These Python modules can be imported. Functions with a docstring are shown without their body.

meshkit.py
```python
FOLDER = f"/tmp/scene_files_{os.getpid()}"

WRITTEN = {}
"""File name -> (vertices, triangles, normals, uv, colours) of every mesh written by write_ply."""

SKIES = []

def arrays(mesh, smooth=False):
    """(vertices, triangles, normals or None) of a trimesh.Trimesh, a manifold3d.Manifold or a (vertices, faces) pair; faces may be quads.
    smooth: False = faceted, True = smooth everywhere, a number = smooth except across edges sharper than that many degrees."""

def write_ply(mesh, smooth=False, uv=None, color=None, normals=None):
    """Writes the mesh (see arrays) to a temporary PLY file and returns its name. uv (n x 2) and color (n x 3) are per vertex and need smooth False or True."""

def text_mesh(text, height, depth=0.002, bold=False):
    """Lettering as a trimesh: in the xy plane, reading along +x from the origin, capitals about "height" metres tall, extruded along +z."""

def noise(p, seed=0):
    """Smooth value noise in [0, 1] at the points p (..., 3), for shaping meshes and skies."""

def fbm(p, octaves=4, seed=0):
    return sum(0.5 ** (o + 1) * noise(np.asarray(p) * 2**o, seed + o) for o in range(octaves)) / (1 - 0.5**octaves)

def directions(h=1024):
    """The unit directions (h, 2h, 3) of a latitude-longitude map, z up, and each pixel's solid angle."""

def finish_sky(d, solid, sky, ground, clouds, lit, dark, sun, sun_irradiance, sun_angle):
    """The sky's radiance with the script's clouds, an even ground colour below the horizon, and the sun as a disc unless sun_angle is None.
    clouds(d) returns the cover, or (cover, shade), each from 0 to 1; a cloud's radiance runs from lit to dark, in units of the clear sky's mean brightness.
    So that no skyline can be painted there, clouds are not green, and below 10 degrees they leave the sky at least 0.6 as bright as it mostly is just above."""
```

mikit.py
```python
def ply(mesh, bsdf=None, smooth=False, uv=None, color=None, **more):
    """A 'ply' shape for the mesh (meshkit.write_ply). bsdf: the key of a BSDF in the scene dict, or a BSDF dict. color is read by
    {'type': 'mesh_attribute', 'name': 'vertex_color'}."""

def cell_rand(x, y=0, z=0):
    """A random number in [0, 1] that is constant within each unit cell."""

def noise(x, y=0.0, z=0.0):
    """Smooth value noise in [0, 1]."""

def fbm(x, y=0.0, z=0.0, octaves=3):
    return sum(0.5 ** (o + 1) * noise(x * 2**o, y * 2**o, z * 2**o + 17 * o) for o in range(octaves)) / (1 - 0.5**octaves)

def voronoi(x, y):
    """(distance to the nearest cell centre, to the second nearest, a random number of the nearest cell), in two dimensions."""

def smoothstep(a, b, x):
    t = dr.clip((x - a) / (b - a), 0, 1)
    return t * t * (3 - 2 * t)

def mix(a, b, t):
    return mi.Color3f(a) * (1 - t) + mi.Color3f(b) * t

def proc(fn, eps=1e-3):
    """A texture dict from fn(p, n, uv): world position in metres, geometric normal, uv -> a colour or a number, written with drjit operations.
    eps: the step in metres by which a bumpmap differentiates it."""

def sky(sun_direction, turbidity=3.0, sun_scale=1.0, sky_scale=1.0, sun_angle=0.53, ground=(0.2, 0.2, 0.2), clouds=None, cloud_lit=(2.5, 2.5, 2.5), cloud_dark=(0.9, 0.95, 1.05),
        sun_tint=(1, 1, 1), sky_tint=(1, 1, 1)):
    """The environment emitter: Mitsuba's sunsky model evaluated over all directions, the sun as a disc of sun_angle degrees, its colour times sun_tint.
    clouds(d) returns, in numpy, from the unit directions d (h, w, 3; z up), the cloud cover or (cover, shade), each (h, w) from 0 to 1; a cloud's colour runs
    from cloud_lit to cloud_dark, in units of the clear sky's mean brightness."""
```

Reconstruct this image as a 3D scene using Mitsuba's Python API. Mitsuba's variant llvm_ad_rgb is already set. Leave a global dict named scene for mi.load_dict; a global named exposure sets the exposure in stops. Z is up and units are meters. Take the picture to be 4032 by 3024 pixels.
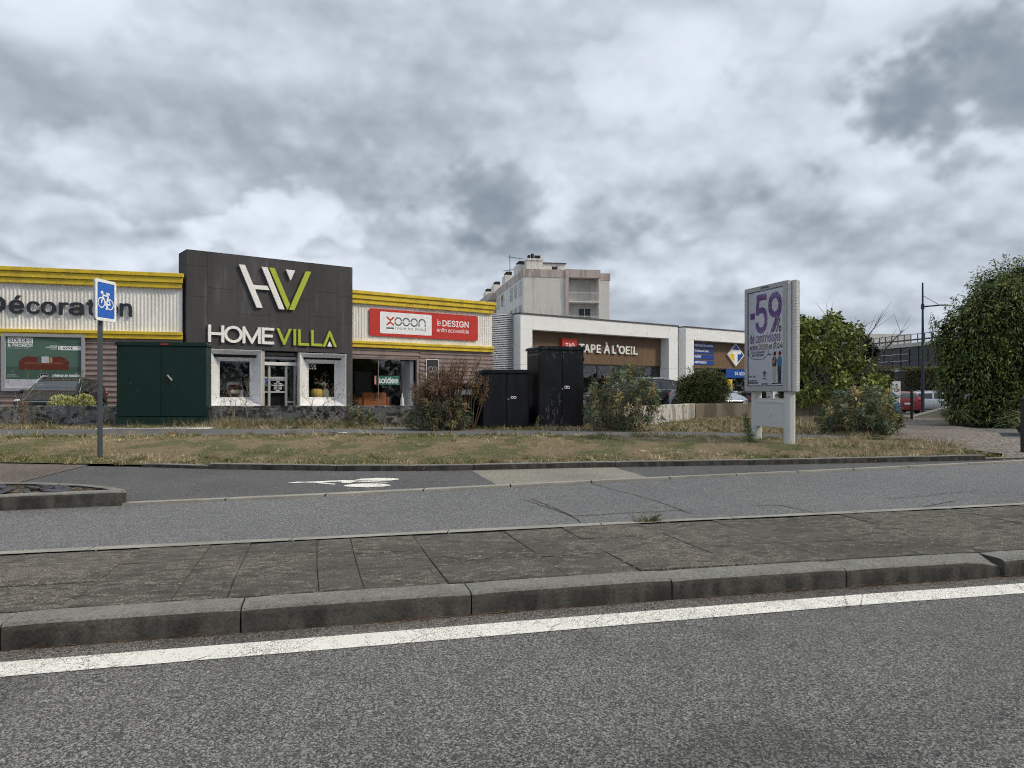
import math, random, numpy as np, trimesh, mitsuba as mi, drjit as dr, mikit, meshkit
import manifold3d as m3
from shapely.geometry import Polygon, LineString, Point, box as sbox
from shapely.ops import unary_union
from mikit import noise, fbm, voronoi, smoothstep, mix, cell_rand
T = mi.ScalarTransform4f
scene, labels = {}, {}
pi = math.pi
# ------------------------------------------------------------------ camera, sky, exposure
EYE = 1.5
scene['camera'] = {'type': 'perspective', 'fov': 69.4, 'fov_axis': 'x', 'near_clip': 0.05, 'far_clip': 4000.0,
    'principal_point_offset_y': -0.00926,
    'to_world': T().look_at(origin=[0, 0, EYE], target=[0, 10, EYE], up=[0, 0, 1])}
exposure = 2.60
SUN = (0.70, -0.15, 0.58)

def clouds(d):
    """A broken deck of grey stratocumulus: layered streaks on a flat ceiling plus a few heaped clouds by azimuth and elevation (degrees)."""
    x, y, z = d[..., 0], d[..., 1], np.maximum(d[..., 2], 0.0)
    k = 1.0 / (z + 0.13)
    q = np.stack([x * k, y * k, z * 0], -1)
    warp = meshkit.fbm(q * 1.1 + 7.3, 3, 5) - 0.5
    qa = q + warp[..., None] * np.array([0.9, 0.5, 0])
    big = meshkit.fbm(qa * np.array([0.55, 0.95, 1]) + 3.1, 4, 11)
    mid = meshkit.fbm(qa * np.array([1.9, 3.0, 1]) + 1.7, 5, 23)
    az, el = np.degrees(np.arctan2(x, y)), np.degrees(np.arcsin(z))
    e3 = np.stack([x, y, z], -1)
    puff = meshkit.fbm(e3 * 16.0, 5, 31) - 0.5
    fine = meshkit.fbm(e3 * 45.0, 4, 37) - 0.5
    wisp = meshkit.fbm(np.stack([az * 0.05 + el * .03, el * 0.26, az * 0], -1) + 9, 5, 53)
    s = 0.50 + 0.85 * (big - 0.5) + 0.50 * (mid - 0.5) + 0.66 * (wisp - 0.5) + 0.30 * fine + 0.26 * puff
    s = s + 0.12 * np.clip((14 - el) / 14, 0, 1) - 0.065
    q3 = e3 * np.array([13.0, 13.0, 19.0]) + warp[..., None] * 1.5
    relief = meshkit.fbm(q3 + np.array([0.22, 0, 0.42]), 5, 71) - meshkit.fbm(q3, 5, 71)      # heaped tops catch the light, bases stay grey
    s = s + relief * (0.14 + 0.62 * np.exp(-((el - 9) / 6) ** 2))
    billow = 1 - 2 * np.abs(meshkit.fbm(e3 * 22.0 + 4, 4, 61) - 0.5) * 2
    s = s + 0.16 * (billow - 0.6) * np.exp(-((el - 11) / 8) ** 2)
    # az, el, half widths, weight (+ darker, - brighter), softness
    for (a, e, wa, we, amt, soft) in (
            (35.5, 19.3, 9.0, 4.3, 0.60, 1.0), (28.0, 19.0, 2.6, 3.0, .28, .9), (33.0, 27.5, 7.0, 2.0, 0.34, .9), (-1.5, 14.2, 5.0, 2.4, 0.34, .9), (-2.5, 13.0, 2.8, 1.0, 0.16, .9), (6.0, 11.8, 5.0, 2.1, 0.22, .9),
            (1.0, 10.0, 7.0, 1.5, 0.20, .9), (11, 6.0, 10, 2.0, .26, .9), (-34.5, 18.5, 3.5, 3.0, 0.20, 1.0), (-33, 12.5, 5, 2.2, 0.18, .9),
            (-32, 25.5, 6, 3.5, -0.42, .8), (-18.0, 12.2, 4.5, 2.2, -0.42, .45), (-29, 10.2, 5.5, 1.9, -0.30, .45), (-13.0, 8.6, 5.0, 1.3, -.30, .5),
            (11.0, 22.5, 8.0, 3.2, -0.36, .8), (26.5, 26.5, 4.0, 2.4, -0.32, .7), (3.0, 14.0, 2.0, 4.0, -0.22, .6), (18, 12, 9, 1.6, .10, .8), (-18, 16, 10, 2.0, .08, .9)):
        wob = 1.0 + 2.0 * puff + 1.0 * fine
        r = np.sqrt(((az - a) / wa) ** 2 + ((el - e) / we) ** 2) / np.maximum(wob, 0.35)
        t = np.clip((1.45 - r) / (soft * 1.25), 0, 1)
        s = s + amt * t * t * (3 - 2 * t)
    cover = 1.0 - 0.5 * np.clip((0.36 - big) / 0.10, 0, 1) * np.clip((el - 12) / 8, 0, 1)
    return cover, 1 / (1 + np.exp(-4.0 * (s - 0.5)))

scene['sky'] = mikit.sky(SUN, turbidity=3, sun_scale=0.29, sky_scale=1.0, sun_angle=11, clouds=clouds, ground=(.15, .15, .14),
    cloud_lit=(1.68, 1.83, 2.02), cloud_dark=(0.40, 0.49, 0.61), sun_tint=(0.93, 0.99, 1.07))
labels['sky'] = {'kind': 'structure'}

# ------------------------------------------------------------------ materials
def mat(name, rgb, rough=0.6, spec=0.4, metal=0.0, clear=0.0, bump=None):
    b = {'type': 'principled', 'base_color': mikit.proc(rgb) if callable(rgb) else {'type': 'rgb', 'value': list(rgb)}, 'roughness': rough, 'specular': spec, 'metallic': metal}
    if clear: b['clearcoat'] = clear; b['clearcoat_gloss'] = 0.95
    if bump: b = {'type': 'bumpmap', 'relief': mikit.proc(bump[0]), 'scale': bump[1], 'bsdf': b}
    scene[name] = {'type': 'twosided', 'bsdf': b}
    return name
C3 = mi.Color3f
def aggregate(base, size, contrast, tint=(1, 1, 1), patch=0.25, pf=0.7):
    def f(p, n, uv):
        a, b, c = voronoi(p.x / size, p.y / size)
        d = noise(p.x / size * 2.3, p.y / size * 2.3, 5.0)
        big = fbm(p.x * pf, p.y * pf, 3.0, 3)
        med = noise(p.x * 6.0, p.y * 6.0, 8.0)
        v = (1 - contrast * 0.55) + contrast * (c * c) * 1.5 - contrast * 0.5 * smoothstep(0.5, 0.15, b - a) * 0.8 + (d - 0.5) * contrast * 0.6
        v = v * (1 + patch * (big - 0.5) * 2) * (0.94 + 0.12 * med)
        v = dr.maximum(v, 0.12) * base
        return C3(v * tint[0], v * tint[1], v * tint[2])
    return f
def agg_bump(size):
    def f(p, n, uv):
        a, b, c = voronoi(p.x / size, p.y / size)
        return (1 - smoothstep(0.0, 0.75, a)) * (0.4 + c)
    return f
def near_road(p, n, uv):
    c = aggregate(.180, .0085, .90, (1.0, .98, .935), .10)(p, n, uv)
    w = p.y * .972 - p.x * .235                                   # across the lane
    wob = fbm(p.x * .5, p.y * .5, 6.0, 3)
    track = smoothstep(.42, .0, dr.abs(w - 2.75 + .2 * (wob - .5))) + smoothstep(.42, .0, dr.abs(w - 1.2))
    edge = smoothstep(4.55, 4.75, w + .12 * (wob - .5))           # dust and fines by the kerb
    st = smoothstep(.62, .74, fbm(p.x * 1.1, p.y * 1.1, 2.0, 3))
    a2, b2, c2 = voronoi(p.x * .55 + .25 * wob, p.y * .75 + .3 * noise(p.x * 4, p.y * 4, 2.0))
    crack = smoothstep(.006, .002, b2 - a2) * smoothstep(.60, .68, noise(p.x * .7, p.y * .7, 9.0)) * .5
    c = c * (1 - .10 * track) * (1 - .22 * st) * (1 - .55 * crack)
    return mix(c, c * C3(.82, .70, .58), edge * .4)
mat('asphalt_coarse', near_road, .75, .35, bump=(agg_bump(.0095), .003))
mat('asphalt_far', aggregate(.150, .013, .65, (1.0, .995, .985), .20, .45), .62, .5, bump=(agg_bump(.016), .0025))
mat('asphalt_fine', aggregate(.098, .012, .55, (1.0, 1.0, 1.0), .22, .8), .8, .3)
mat('asphalt_path', aggregate(.105, .02, .45, (1.0, 1.0, 1.0), .3, .5), .85, .3)
mat('beige_surface', aggregate(.215, .012, .4, (1.0, .95, .80), .2, 1.2), .85, .3)
mat('gravel_brown', aggregate(.165, .03, .8, (1.12, .97, .84), .35, .35), .85, .3)
mat('resin_brown', aggregate(.12, .012, .6, (1.15, .97, .85), .35, .9), .85, .3)
mat('car_park_asphalt', aggregate(.12, .05, .4, (1, 1, 1), .25, .3), .8, .3)
mat('soil', aggregate(.085, .03, 1.0, (1.15, .95, .72), .5, 1.5), .95, .1)

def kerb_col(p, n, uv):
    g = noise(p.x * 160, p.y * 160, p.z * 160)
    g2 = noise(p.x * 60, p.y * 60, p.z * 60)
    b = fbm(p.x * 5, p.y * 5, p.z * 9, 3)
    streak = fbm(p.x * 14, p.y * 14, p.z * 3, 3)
    grime_shade = smoothstep(.30, .75, streak) * smoothstep(.55, .05, n.z)      # tyre dirt and algae on upright faces, with their shade painted in
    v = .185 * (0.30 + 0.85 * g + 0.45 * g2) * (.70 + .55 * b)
    col = C3(v, v * .96, v * .86) * (.50 - .26 * grime_shade)
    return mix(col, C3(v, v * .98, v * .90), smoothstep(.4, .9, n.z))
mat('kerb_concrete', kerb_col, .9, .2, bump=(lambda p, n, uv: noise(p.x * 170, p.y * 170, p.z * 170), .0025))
def channel_col(p, n, uv):
    g = noise(p.x * 90, p.y * 90, p.z * 90); b = fbm(p.x * 3, p.y * 3, 2.0, 3)
    v = .27 * (.7 + .4 * g) * (.75 + .5 * b)
    return C3(v, v * .97, v * .86)
mat('channel_concrete', channel_col, .9, .2)
def slab_col(p, n, uv):
    ca, sa = math.cos(.24), math.sin(.24)
    u, w = p.x * ca + p.y * sa, -p.x * sa + p.y * ca
    g = noise(p.x * 130, p.y * 130, p.z * 20)
    b = fbm(p.x * 1.4, p.y * 1.4, 4.0, 3)
    sid = fbm(u * 0.8, w * 2.2, 3.0, 3)
    l = fbm(u * 13, w * 26, 1.0, 4)
    lich = smoothstep(.47, .62, l * .7 + b * .33) * smoothstep(.35, .75, g)
    dark = smoothstep(.50, .70, fbm(u * 7, w * 15, 9.0, 3))
    v = .090 * (.50 + .75 * g) * (.75 + .5 * sid)
    col = mix(C3(v * 1.05, v * .99, v * .87), C3(v * .64, v * .60, v * .56), dark * .6)
    return mix(col, C3(.255, .235, .185), lich * .72)
mat('slab_concrete', slab_col, .92, .15, bump=(lambda p, n, uv: noise(p.x * 120, p.y * 120, 1.0), .003))
def paint_line(p, n, uv):
    a, b, c = voronoi(p.x * 75, p.y * 75)
    g = noise(p.x * 95, p.y * 95, 2.0)
    w = fbm(p.x * 2.2, p.y * 2.2, 7.0, 3)
    a2, b2, c2 = voronoi(p.x * 5 + g * .25, p.y * 3.5 + g * .25)
    crack = smoothstep(.035, .012, b2 - a2) * smoothstep(.42, .55, noise(p.x * 3, p.y * 3, 1.0))
    hole = smoothstep(.20, .10, b - a) * smoothstep(.52, .70, g * .55 + w * .55)
    t = dr.clip(dr.maximum(hole, crack * .9), 0, 1)
    v = .76 * (.88 + .14 * w)
    return mix(C3(v, v * .985, v * .90), C3(.13, .125, .115), t)
mat('road_paint', paint_line, .7, .3)
def wall_old(p, n, uv):
    s = p.x * 1.0 + p.y * .3
    a = fbm(s * 4.2 + 1.5 * noise(s * 5, p.z * 6, 1), p.z * 6.0, p.y * .5, 4)
    b = fbm(s * 7.5, p.z * 9, 6.0, 4)
    big = noise(s * .45, p.z * .6, 9.0)
    g = noise(s * 60, p.z * 60, 1.0)
    peel = smoothstep(.475, .50, a + .20 * (big - .5))
    lich = smoothstep(.55, .59, b)
    col = mix(C3(.155, .155, .153), C3(.040, .040, .038), peel * (.55 + .45 * smoothstep(.3, .6, noise(s * 14, p.z * 14, 3.0))))
    run = smoothstep(.5, .75, fbm(s * 9, p.z * .8, 3.0, 3)); col = mix(col, col * .55, run)
    col = mix(col, C3(.30, .30, .285), lich * smoothstep(.3, .6, g) * .75)
    return col * (.75 + .5 * g)
mat('wall_old', wall_old, .9, .2)
def wall_white(p, n, uv):
    s = p.x + p.y * .8
    a = fbm(s * 5, p.z * 1.6, 2.0, 4); b = fbm(s * 16, p.z * 9, 4.0, 3)
    col = mix(C3(.47, .46, .44), C3(.25, .24, .225), smoothstep(.45, .68, a))
    return mix(col, C3(.10, .10, .095), smoothstep(.62, .70, b) * .8)
mat('wall_white', wall_white, .9, .2)
def wall_brown(p, n, uv):
    s = p.x + p.y * .3
    a = fbm(s * 6, p.z * .9, 2.0, 4); b = noise(s * 40, p.z * 40, 4.0)
    return mix(C3(.24, .20, .155), C3(.135, .115, .09), smoothstep(.35, .7, a)) * (.85 + .3 * b)
mat('wall_brown', wall_brown, .9, .2)
def facade_dark(p, n, uv):
    s = p.x * .79 + p.y * .61
    a = fbm(s * .55, p.z * .55, 1.0, 3); b = fbm(s * 5.0, p.z * .7, 5.0, 4); g = noise(s * 22, p.z * 22, 3.0)
    patch = smoothstep(.55, .62, noise(s * .8, p.z * .5, 12.0))
    drip = smoothstep(.60, .72, b) * smoothstep(.5, .62, a)
    v = .060 * (.80 + .34 * a + .28 * (b - .5) + .14 * (g - .5)) * (1 + .12 * patch)
    return mix(C3(v * .99, v * .985, v * 1.03), C3(.105, .103, .105), drip * .55)
mat('facade_dark', facade_dark, .8, .25)
def black_paint(p, n, uv):
    s = p.x + .3 * p.y
    w = fbm(s * 2.3, p.z * 2.3, 2.0, 3)
    sc = fbm(s * 30 + 3 * w, p.z * 5, 3.0, 3)
    ch = fbm(s * 22, p.z * 22, 7.0, 3)
    reg = smoothstep(.50, .68, noise(s * 1.7, p.z * 1.5, 4.0))
    m = dr.clip(smoothstep(.67, .72, sc) * reg + smoothstep(.715, .75, ch) * reg, 0, 1)
    faint = smoothstep(.45, .75, fbm(s * 6, p.z * 1.6, 8.0, 3))
    return mix(C3(.0055, .0066, .0105) * (.7 + .7 * faint), C3(.16, .165, .17), m * .36)
mat('black_paint', black_paint, .42, .3)
def green_paint(p, n, uv):
    w = fbm(p.x * 1.6, p.z * 2.0, 2.0, 3); dirt = smoothstep(.45, .8, fbm(p.x * 5, p.z * 3, 8.0, 3))
    ch = smoothstep(.86, .89, fbm(p.x * 17, p.z * 14, 3.0, 3))
    v = mix(C3(.0018, .0190, .0138), C3(.0042, .0255, .0190), w)
    return mix(mix(v, C3(.008, .026, .023), dirt * .5), C3(.20, .23, .21), ch * .6)
mat('green_paint', green_paint, .42, .3)
def wood_panel(p, n, uv):
    s = p.x * .79 + p.y * .61
    a = fbm(s * 45, p.z * 1.1, 3.0, 3); b = cell_rand(dr.floor(s / 1.25), 1, 3)
    v = (.75 + .5 * a) * (.9 + .2 * b)
    return C3(.150 * v, .094 * v, .056 * v)
mat('wood_panel', wood_panel, .6, .3)
def render_white(p, n, uv):
    s = p.x + p.y
    a = fbm(s * .5, p.z * .25, 2.0, 4); b = fbm(s * 2.6, p.z * .22, 6.0, 4); g = noise(s * 9, p.z * 9, 1.0)
    col = mix(C3(.66, .645, .61), C3(.50, .49, .46), smoothstep(.45, .75, b * .6 + a * .4))
    return col * (.90 + .14 * g)
mat('render_white', render_white, .9, .2)
def render_pink(p, n, uv):
    s = p.x + p.y
    b = fbm(s * 3.0, p.z * .4, 6.0, 4)
    return mix(C3(.50, .425, .395), C3(.34, .295, .275), smoothstep(.4, .7, b))
mat('render_pink', render_pink, .9, .2)
def verge_col(p, n, uv):
    a = fbm(p.x * 2.2, p.y * 1.3, 2.0, 3); g = noise(p.x * 38, p.y * 60, 3.0); g2 = noise(p.x * 110, p.y * 160, 5.0)
    col = mix(C3(.150, .120, .075), C3(.085, .088, .042), smoothstep(.42, .62, a))
    return col * (.25 + .85 * g + .55 * g2)
mat('dry_turf', verge_col, .95, .1)
def corr_white(p, n, uv):
    s = p.x * .85 + p.y * .5
    a = fbm(s * 2.0, p.z * .5, 3.0, 3)
    return mix(C3(.80, .79, .755), C3(.70, .685, .645), smoothstep(.4, .75, a))
mat('clad_white', corr_white, .5, .4)
def yellow_col(p, n, uv):
    s = p.x * .85 + p.y * .5
    a = fbm(s * 3.0, p.z * 2.5, 3.0, 3)
    return mix(C3(.66, .485, .034), C3(.54, .39, .036), smoothstep(.4, .75, a))
mat('yellow_metal', yellow_col, .45, .4)
def mauve_col(p, n, uv):
    s = p.x * .85 + p.y * .5
    a = fbm(s * 2.5, p.z * 2.0, 3.0, 3)
    return mix(C3(.255, .198, .182), C3(.19, .15, .14), smoothstep(.4, .75, a))
mat('clad_mauve', mauve_col, .5, .4)
def trunk_col(p, n, uv):
    a = noise(p.x * 40, p.y * 40, p.z * 12)
    return mix(C3(.17, .15, .125), C3(.085, .072, .058), a)
mat('bark', trunk_col, .9, .2)
for nm, rgb, ro, sp, me in (
    ('white_panel', (.78, .795, .795), .45, .4, 0), ('white_frame', (.68, .69, .70), .4, .4, 0), ('grey_trim', (.23, .235, .24), .5, .4, 0), ('white_letter', (.80, .80, .78), .45, .4, 0),
    ('lime_letter', (.40, .47, .045), .45, .4, 0), ('dark_letter', (.022, .028, .036), .45, .4, 0), ('joint_dark', (.052, .048, .040), .8, .2, 0), ('beige_frame', (.40, .39, .36), .5, .4, 0),
    ('alu', (.50, .50, .49), .35, .5, .6), ('louvre_metal', (.66, .67, .68), .32, .5, .85), ('roof_dark', (.09, .09, .095), .7, .3, 0), ('black_plastic', (.012, .012, .013), .5, .4, 0),
    ('sign_red', (.50, .032, .022), .4, .4, 0), ('sign_white', (.80, .82, .84), .4, .4, 0), ('sign_grey', (.13, .14, .145), .4, .4, 0), ('pole_grey', (.052, .062, .075), .4, .5, 0), ('sign_back', (.42, .43, .43), .4, .5, .3),
    ('traffic_blue', (.010, .105, .50), .3, .5, 0), ('shop_blue', (.006, .055, .29), .35, .4, 0), ('shop_yellow', (.72, .50, .035), .4, .4, 0), ('totem_blue', (.03, .23, .55), .4, .4, 0), ('totem_white', (.78, .80, .80), .4, .4, 0),
    ('poster_white', (.47, .485, .55), .5, .3, 0), ('poster_purple', (.07, .035, .13), .5, .3, 0), ('poster_violet', (.085, .038, .19), .5, .3, 0), ('poster_navy', (.014, .013, .026), .5, .3, 0), ('street_grey', (.34, .35, .345), .42, .45, .0), ('street_light_grey', (.52, .525, .52), .42, .45, 0),
    ('poster_green', (.075, .135, .105), .5, .4, 0), ('poster_green_dark', (.045, .095, .072), .5, .4, 0), ('poster_frame', (.33, .345, .375), .45, .4, .2), ('sofa_brown', (.115, .033, .022), .8, .2, 0), ('sofa_brown_light', (.185, .065, .042), .8, .2, 0), ('poster_ink', (.02, .012, .03), .5, .3, 0),
    ('skin_print', (.42, .24, .17), .6, .2, 0), ('hair_print', (.03, .02, .016), .6, .2, 0), ('shirt_print', (.035, .15, .32), .6, .2, 0), ('vest_print', (.03, .03, .045), .6, .2, 0), ('trouser_print', (.36, .38, .32), .6, .2, 0), ('navy_print', (.012, .02, .05), .6, .2, 0),
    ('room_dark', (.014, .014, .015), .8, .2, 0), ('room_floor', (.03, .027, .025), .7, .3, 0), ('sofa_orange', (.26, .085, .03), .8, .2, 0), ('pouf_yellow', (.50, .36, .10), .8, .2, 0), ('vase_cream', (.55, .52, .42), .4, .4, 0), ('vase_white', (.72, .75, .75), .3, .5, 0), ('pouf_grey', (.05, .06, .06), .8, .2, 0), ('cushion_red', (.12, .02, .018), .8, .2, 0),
    ('banner_green', (.018, .125, .10), .5, .4, 0), ('banner_red', (.33, .05, .06), .5, .4, 0), ('plaque_dark', (.025, .022, .026), .5, .4, 0),
    ('chrome', (.75, .75, .76), .12, .5, 1), ('tyre', (.018, .018, .018), .85, .2, 0), ('rim', (.40, .41, .42), .3, .5, .8), ('car_glass', (.022, .028, .032), .04, .8, 0), ('lamp_clear', (.62, .66, .70), .1, .7, 0), ('lamp_red', (.30, .012, .012), .15, .6, 0), ('plate_white', (.75, .75, .72), .4, .4, 0),
    ('concrete_pad', (.46, .455, .43), .85, .2, 0), ('grate_dark', (.04, .036, .033), .8, .2, 0), ('lamp_post_blue', (.012, .022, .045), .4, .5, 0), ('lamp_head', (.55, .56, .57), .4, .5, 0), ('bollard_dark', (.022, .021, .02), .5, .4, 0), ('steel_bright', (.62, .62, .61), .25, .5, .9),
    ('slate', (.055, .055, .065), .7, .4, 0), ('crack_dark', (.020, .020, .020), .9, .1, 0), ('shutter_grey', (.50, .485, .45), .8, .2, 0), ('rail_white', (.62, .61, .58), .5, .3, 0), ('pane_dark', (.022, .026, .032), .15, .35, 0), ('chimney_dark', (.04, .036, .034), .9, .1, 0), ('rail_blue', (.06, .075, .10), .5, .4, 0), ('office_concrete', (.46, .455, .43), .85, .2, 0), ('office_grey', (.055, .065, .085), .4, .4, 0), ('container_grey', (.10, .105, .11), .7, .3, 0), ('litter_white', (.72, .72, .69), .6, .3, 0), ('label_red', (.42, .03, .035), .4, .4, 0), ('needle', (.22, .095, .05), .9, .1, 0)):
    mat(nm, rgb, ro, sp, me)
for nm, rgb in (('car_black', (.010, .011, .013)), ('car_navy', (.012, .016, .024)), ('car_red', (.20, .008, .010)), ('car_ochre', (.33, .19, .03))):
    mat(nm, rgb, .3, .35, 0, clear=.45)
for nm, rgb in (('car_silver', (.50, .52, .54)), ('car_pale', (.62, .64, .66))):
    mat(nm, rgb, .3, .5, .35, clear=1.0)
scene['acrylic_pane'] = {'type': 'thindielectric', 'int_ior': 1.22}
scene['glass_pane'] = {'type': 'thindielectric', 'int_ior': 1.5}
VC = {'type': 'mesh_attribute', 'name': 'vertex_color'}
scene['leaf'] = {'type': 'twosided', 'bsdf': {'type': 'principled', 'base_color': VC, 'roughness': .5, 'specular': .35}}
scene['blade'] = {'type': 'twosided', 'bsdf': {'type': 'diffuse', 'reflectance': VC}}
scene['twig'] = scene['blade']

# ------------------------------------------------------------------ bookkeeping
count = {}
def numbered(k):
    i = count.get(k, 0); count[k] = i + 1
    return k if i == 0 else f'{k}_{i:03d}'
def put(key, mesh, bsdf, smooth=False, color=None):
    scene[key] = mikit.ply(mesh, bsdf, smooth, color=color)
    return key
class Thing:
    def __init__(s, name, label, cat, group=None, kind=None):
        s.key = numbered(name); labels[s.key] = {'label': label, 'category': cat}
        if group: labels[s.key]['group'] = group
        if kind: labels[s.key]['kind'] = kind
    def part(s, name, mesh, bsdf, smooth=False, parent=None, label=None, color=None, kind=None):
        k = numbered((parent or s.key) + '__' + name)
        put(k, mesh, bsdf, smooth, color)
        if label or kind:
            labels[k] = {}
            if label: labels[k]['label'] = label
            if kind: labels[k]['kind'] = kind
        return k
def single(name, label, cat, mesh, bsdf, smooth=False, color=None, group=None, kind=None):
    t = Thing(name, label, cat, group, kind); put(t.key, mesh, bsdf, smooth, color); return t
class Struct(Thing):
    def __init__(s, name, label=None):
        s.key = numbered(name); labels[s.key] = {'kind': 'structure'}
        if label: labels[s.key]['label'] = label
def struct(name, mesh, bsdf, smooth=False, label=None):
    s = Struct(name, label); put(s.key, mesh, bsdf, smooth); return s

# ------------------------------------------------------------------ mesh helpers
def cat(ms):
    vs, fs, n = [], [], 0
    for m in ms:
        v, f = (np.asarray(m.vertices), np.asarray(m.faces)) if hasattr(m, 'vertices') else m
        f = np.asarray(f, int)
        if f.shape[1] == 4: f = np.vstack([f[:, [0, 1, 2]], f[:, [0, 2, 3]]])
        vs.append(np.asarray(v, float)); fs.append(f + n); n += len(v)
    return np.vstack(vs), np.vstack(fs)
def vf(m): return (np.asarray(m.vertices, float), np.asarray(m.faces)) if hasattr(m, 'vertices') else (np.asarray(m[0], float), np.asarray(m[1]))
def move(m, t=(0, 0, 0), rz=0, s=1):
    v, f = vf(m); c, q = math.cos(rz), math.sin(rz)
    v = v * s
    return np.stack([v[:, 0] * c - v[:, 1] * q, v[:, 0] * q + v[:, 1] * c, v[:, 2]], 1) + np.array(t), f
BF = np.array([[0, 2, 3, 1], [4, 5, 7, 6], [0, 1, 5, 4], [2, 6, 7, 3], [0, 4, 6, 2], [1, 3, 7, 5]])
def bx(x0, x1, y0, y1, z0, z1, b=0):
    if b <= 0:
        v = np.array([[x, y, z] for z in (z0, z1) for y in (y0, y1) for x in (x0, x1)], float)
        return v, np.vstack([BF[:, [0, 1, 2]], BF[:, [0, 2, 3]]])
    pts = [[x + sx * b * (k != 0), y + sy * b * (k != 1), z + sz * b * (k != 2)] for x, sx in ((x0, 1), (x1, -1)) for y, sy in ((y0, 1), (y1, -1)) for z, sz in ((z0, 1), (z1, -1)) for k in range(3)]
    return vf(trimesh.Trimesh(pts).convex_hull)
def poly(g, h):
    """A shapely polygon (or several) extruded from z=0 to h."""
    gs = [q for q in getattr(g, 'geoms', [g]) if q.area > 1e-7]
    return cat([trimesh.creation.extrude_polygon(q, h, engine='earcut') for q in gs])
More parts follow.
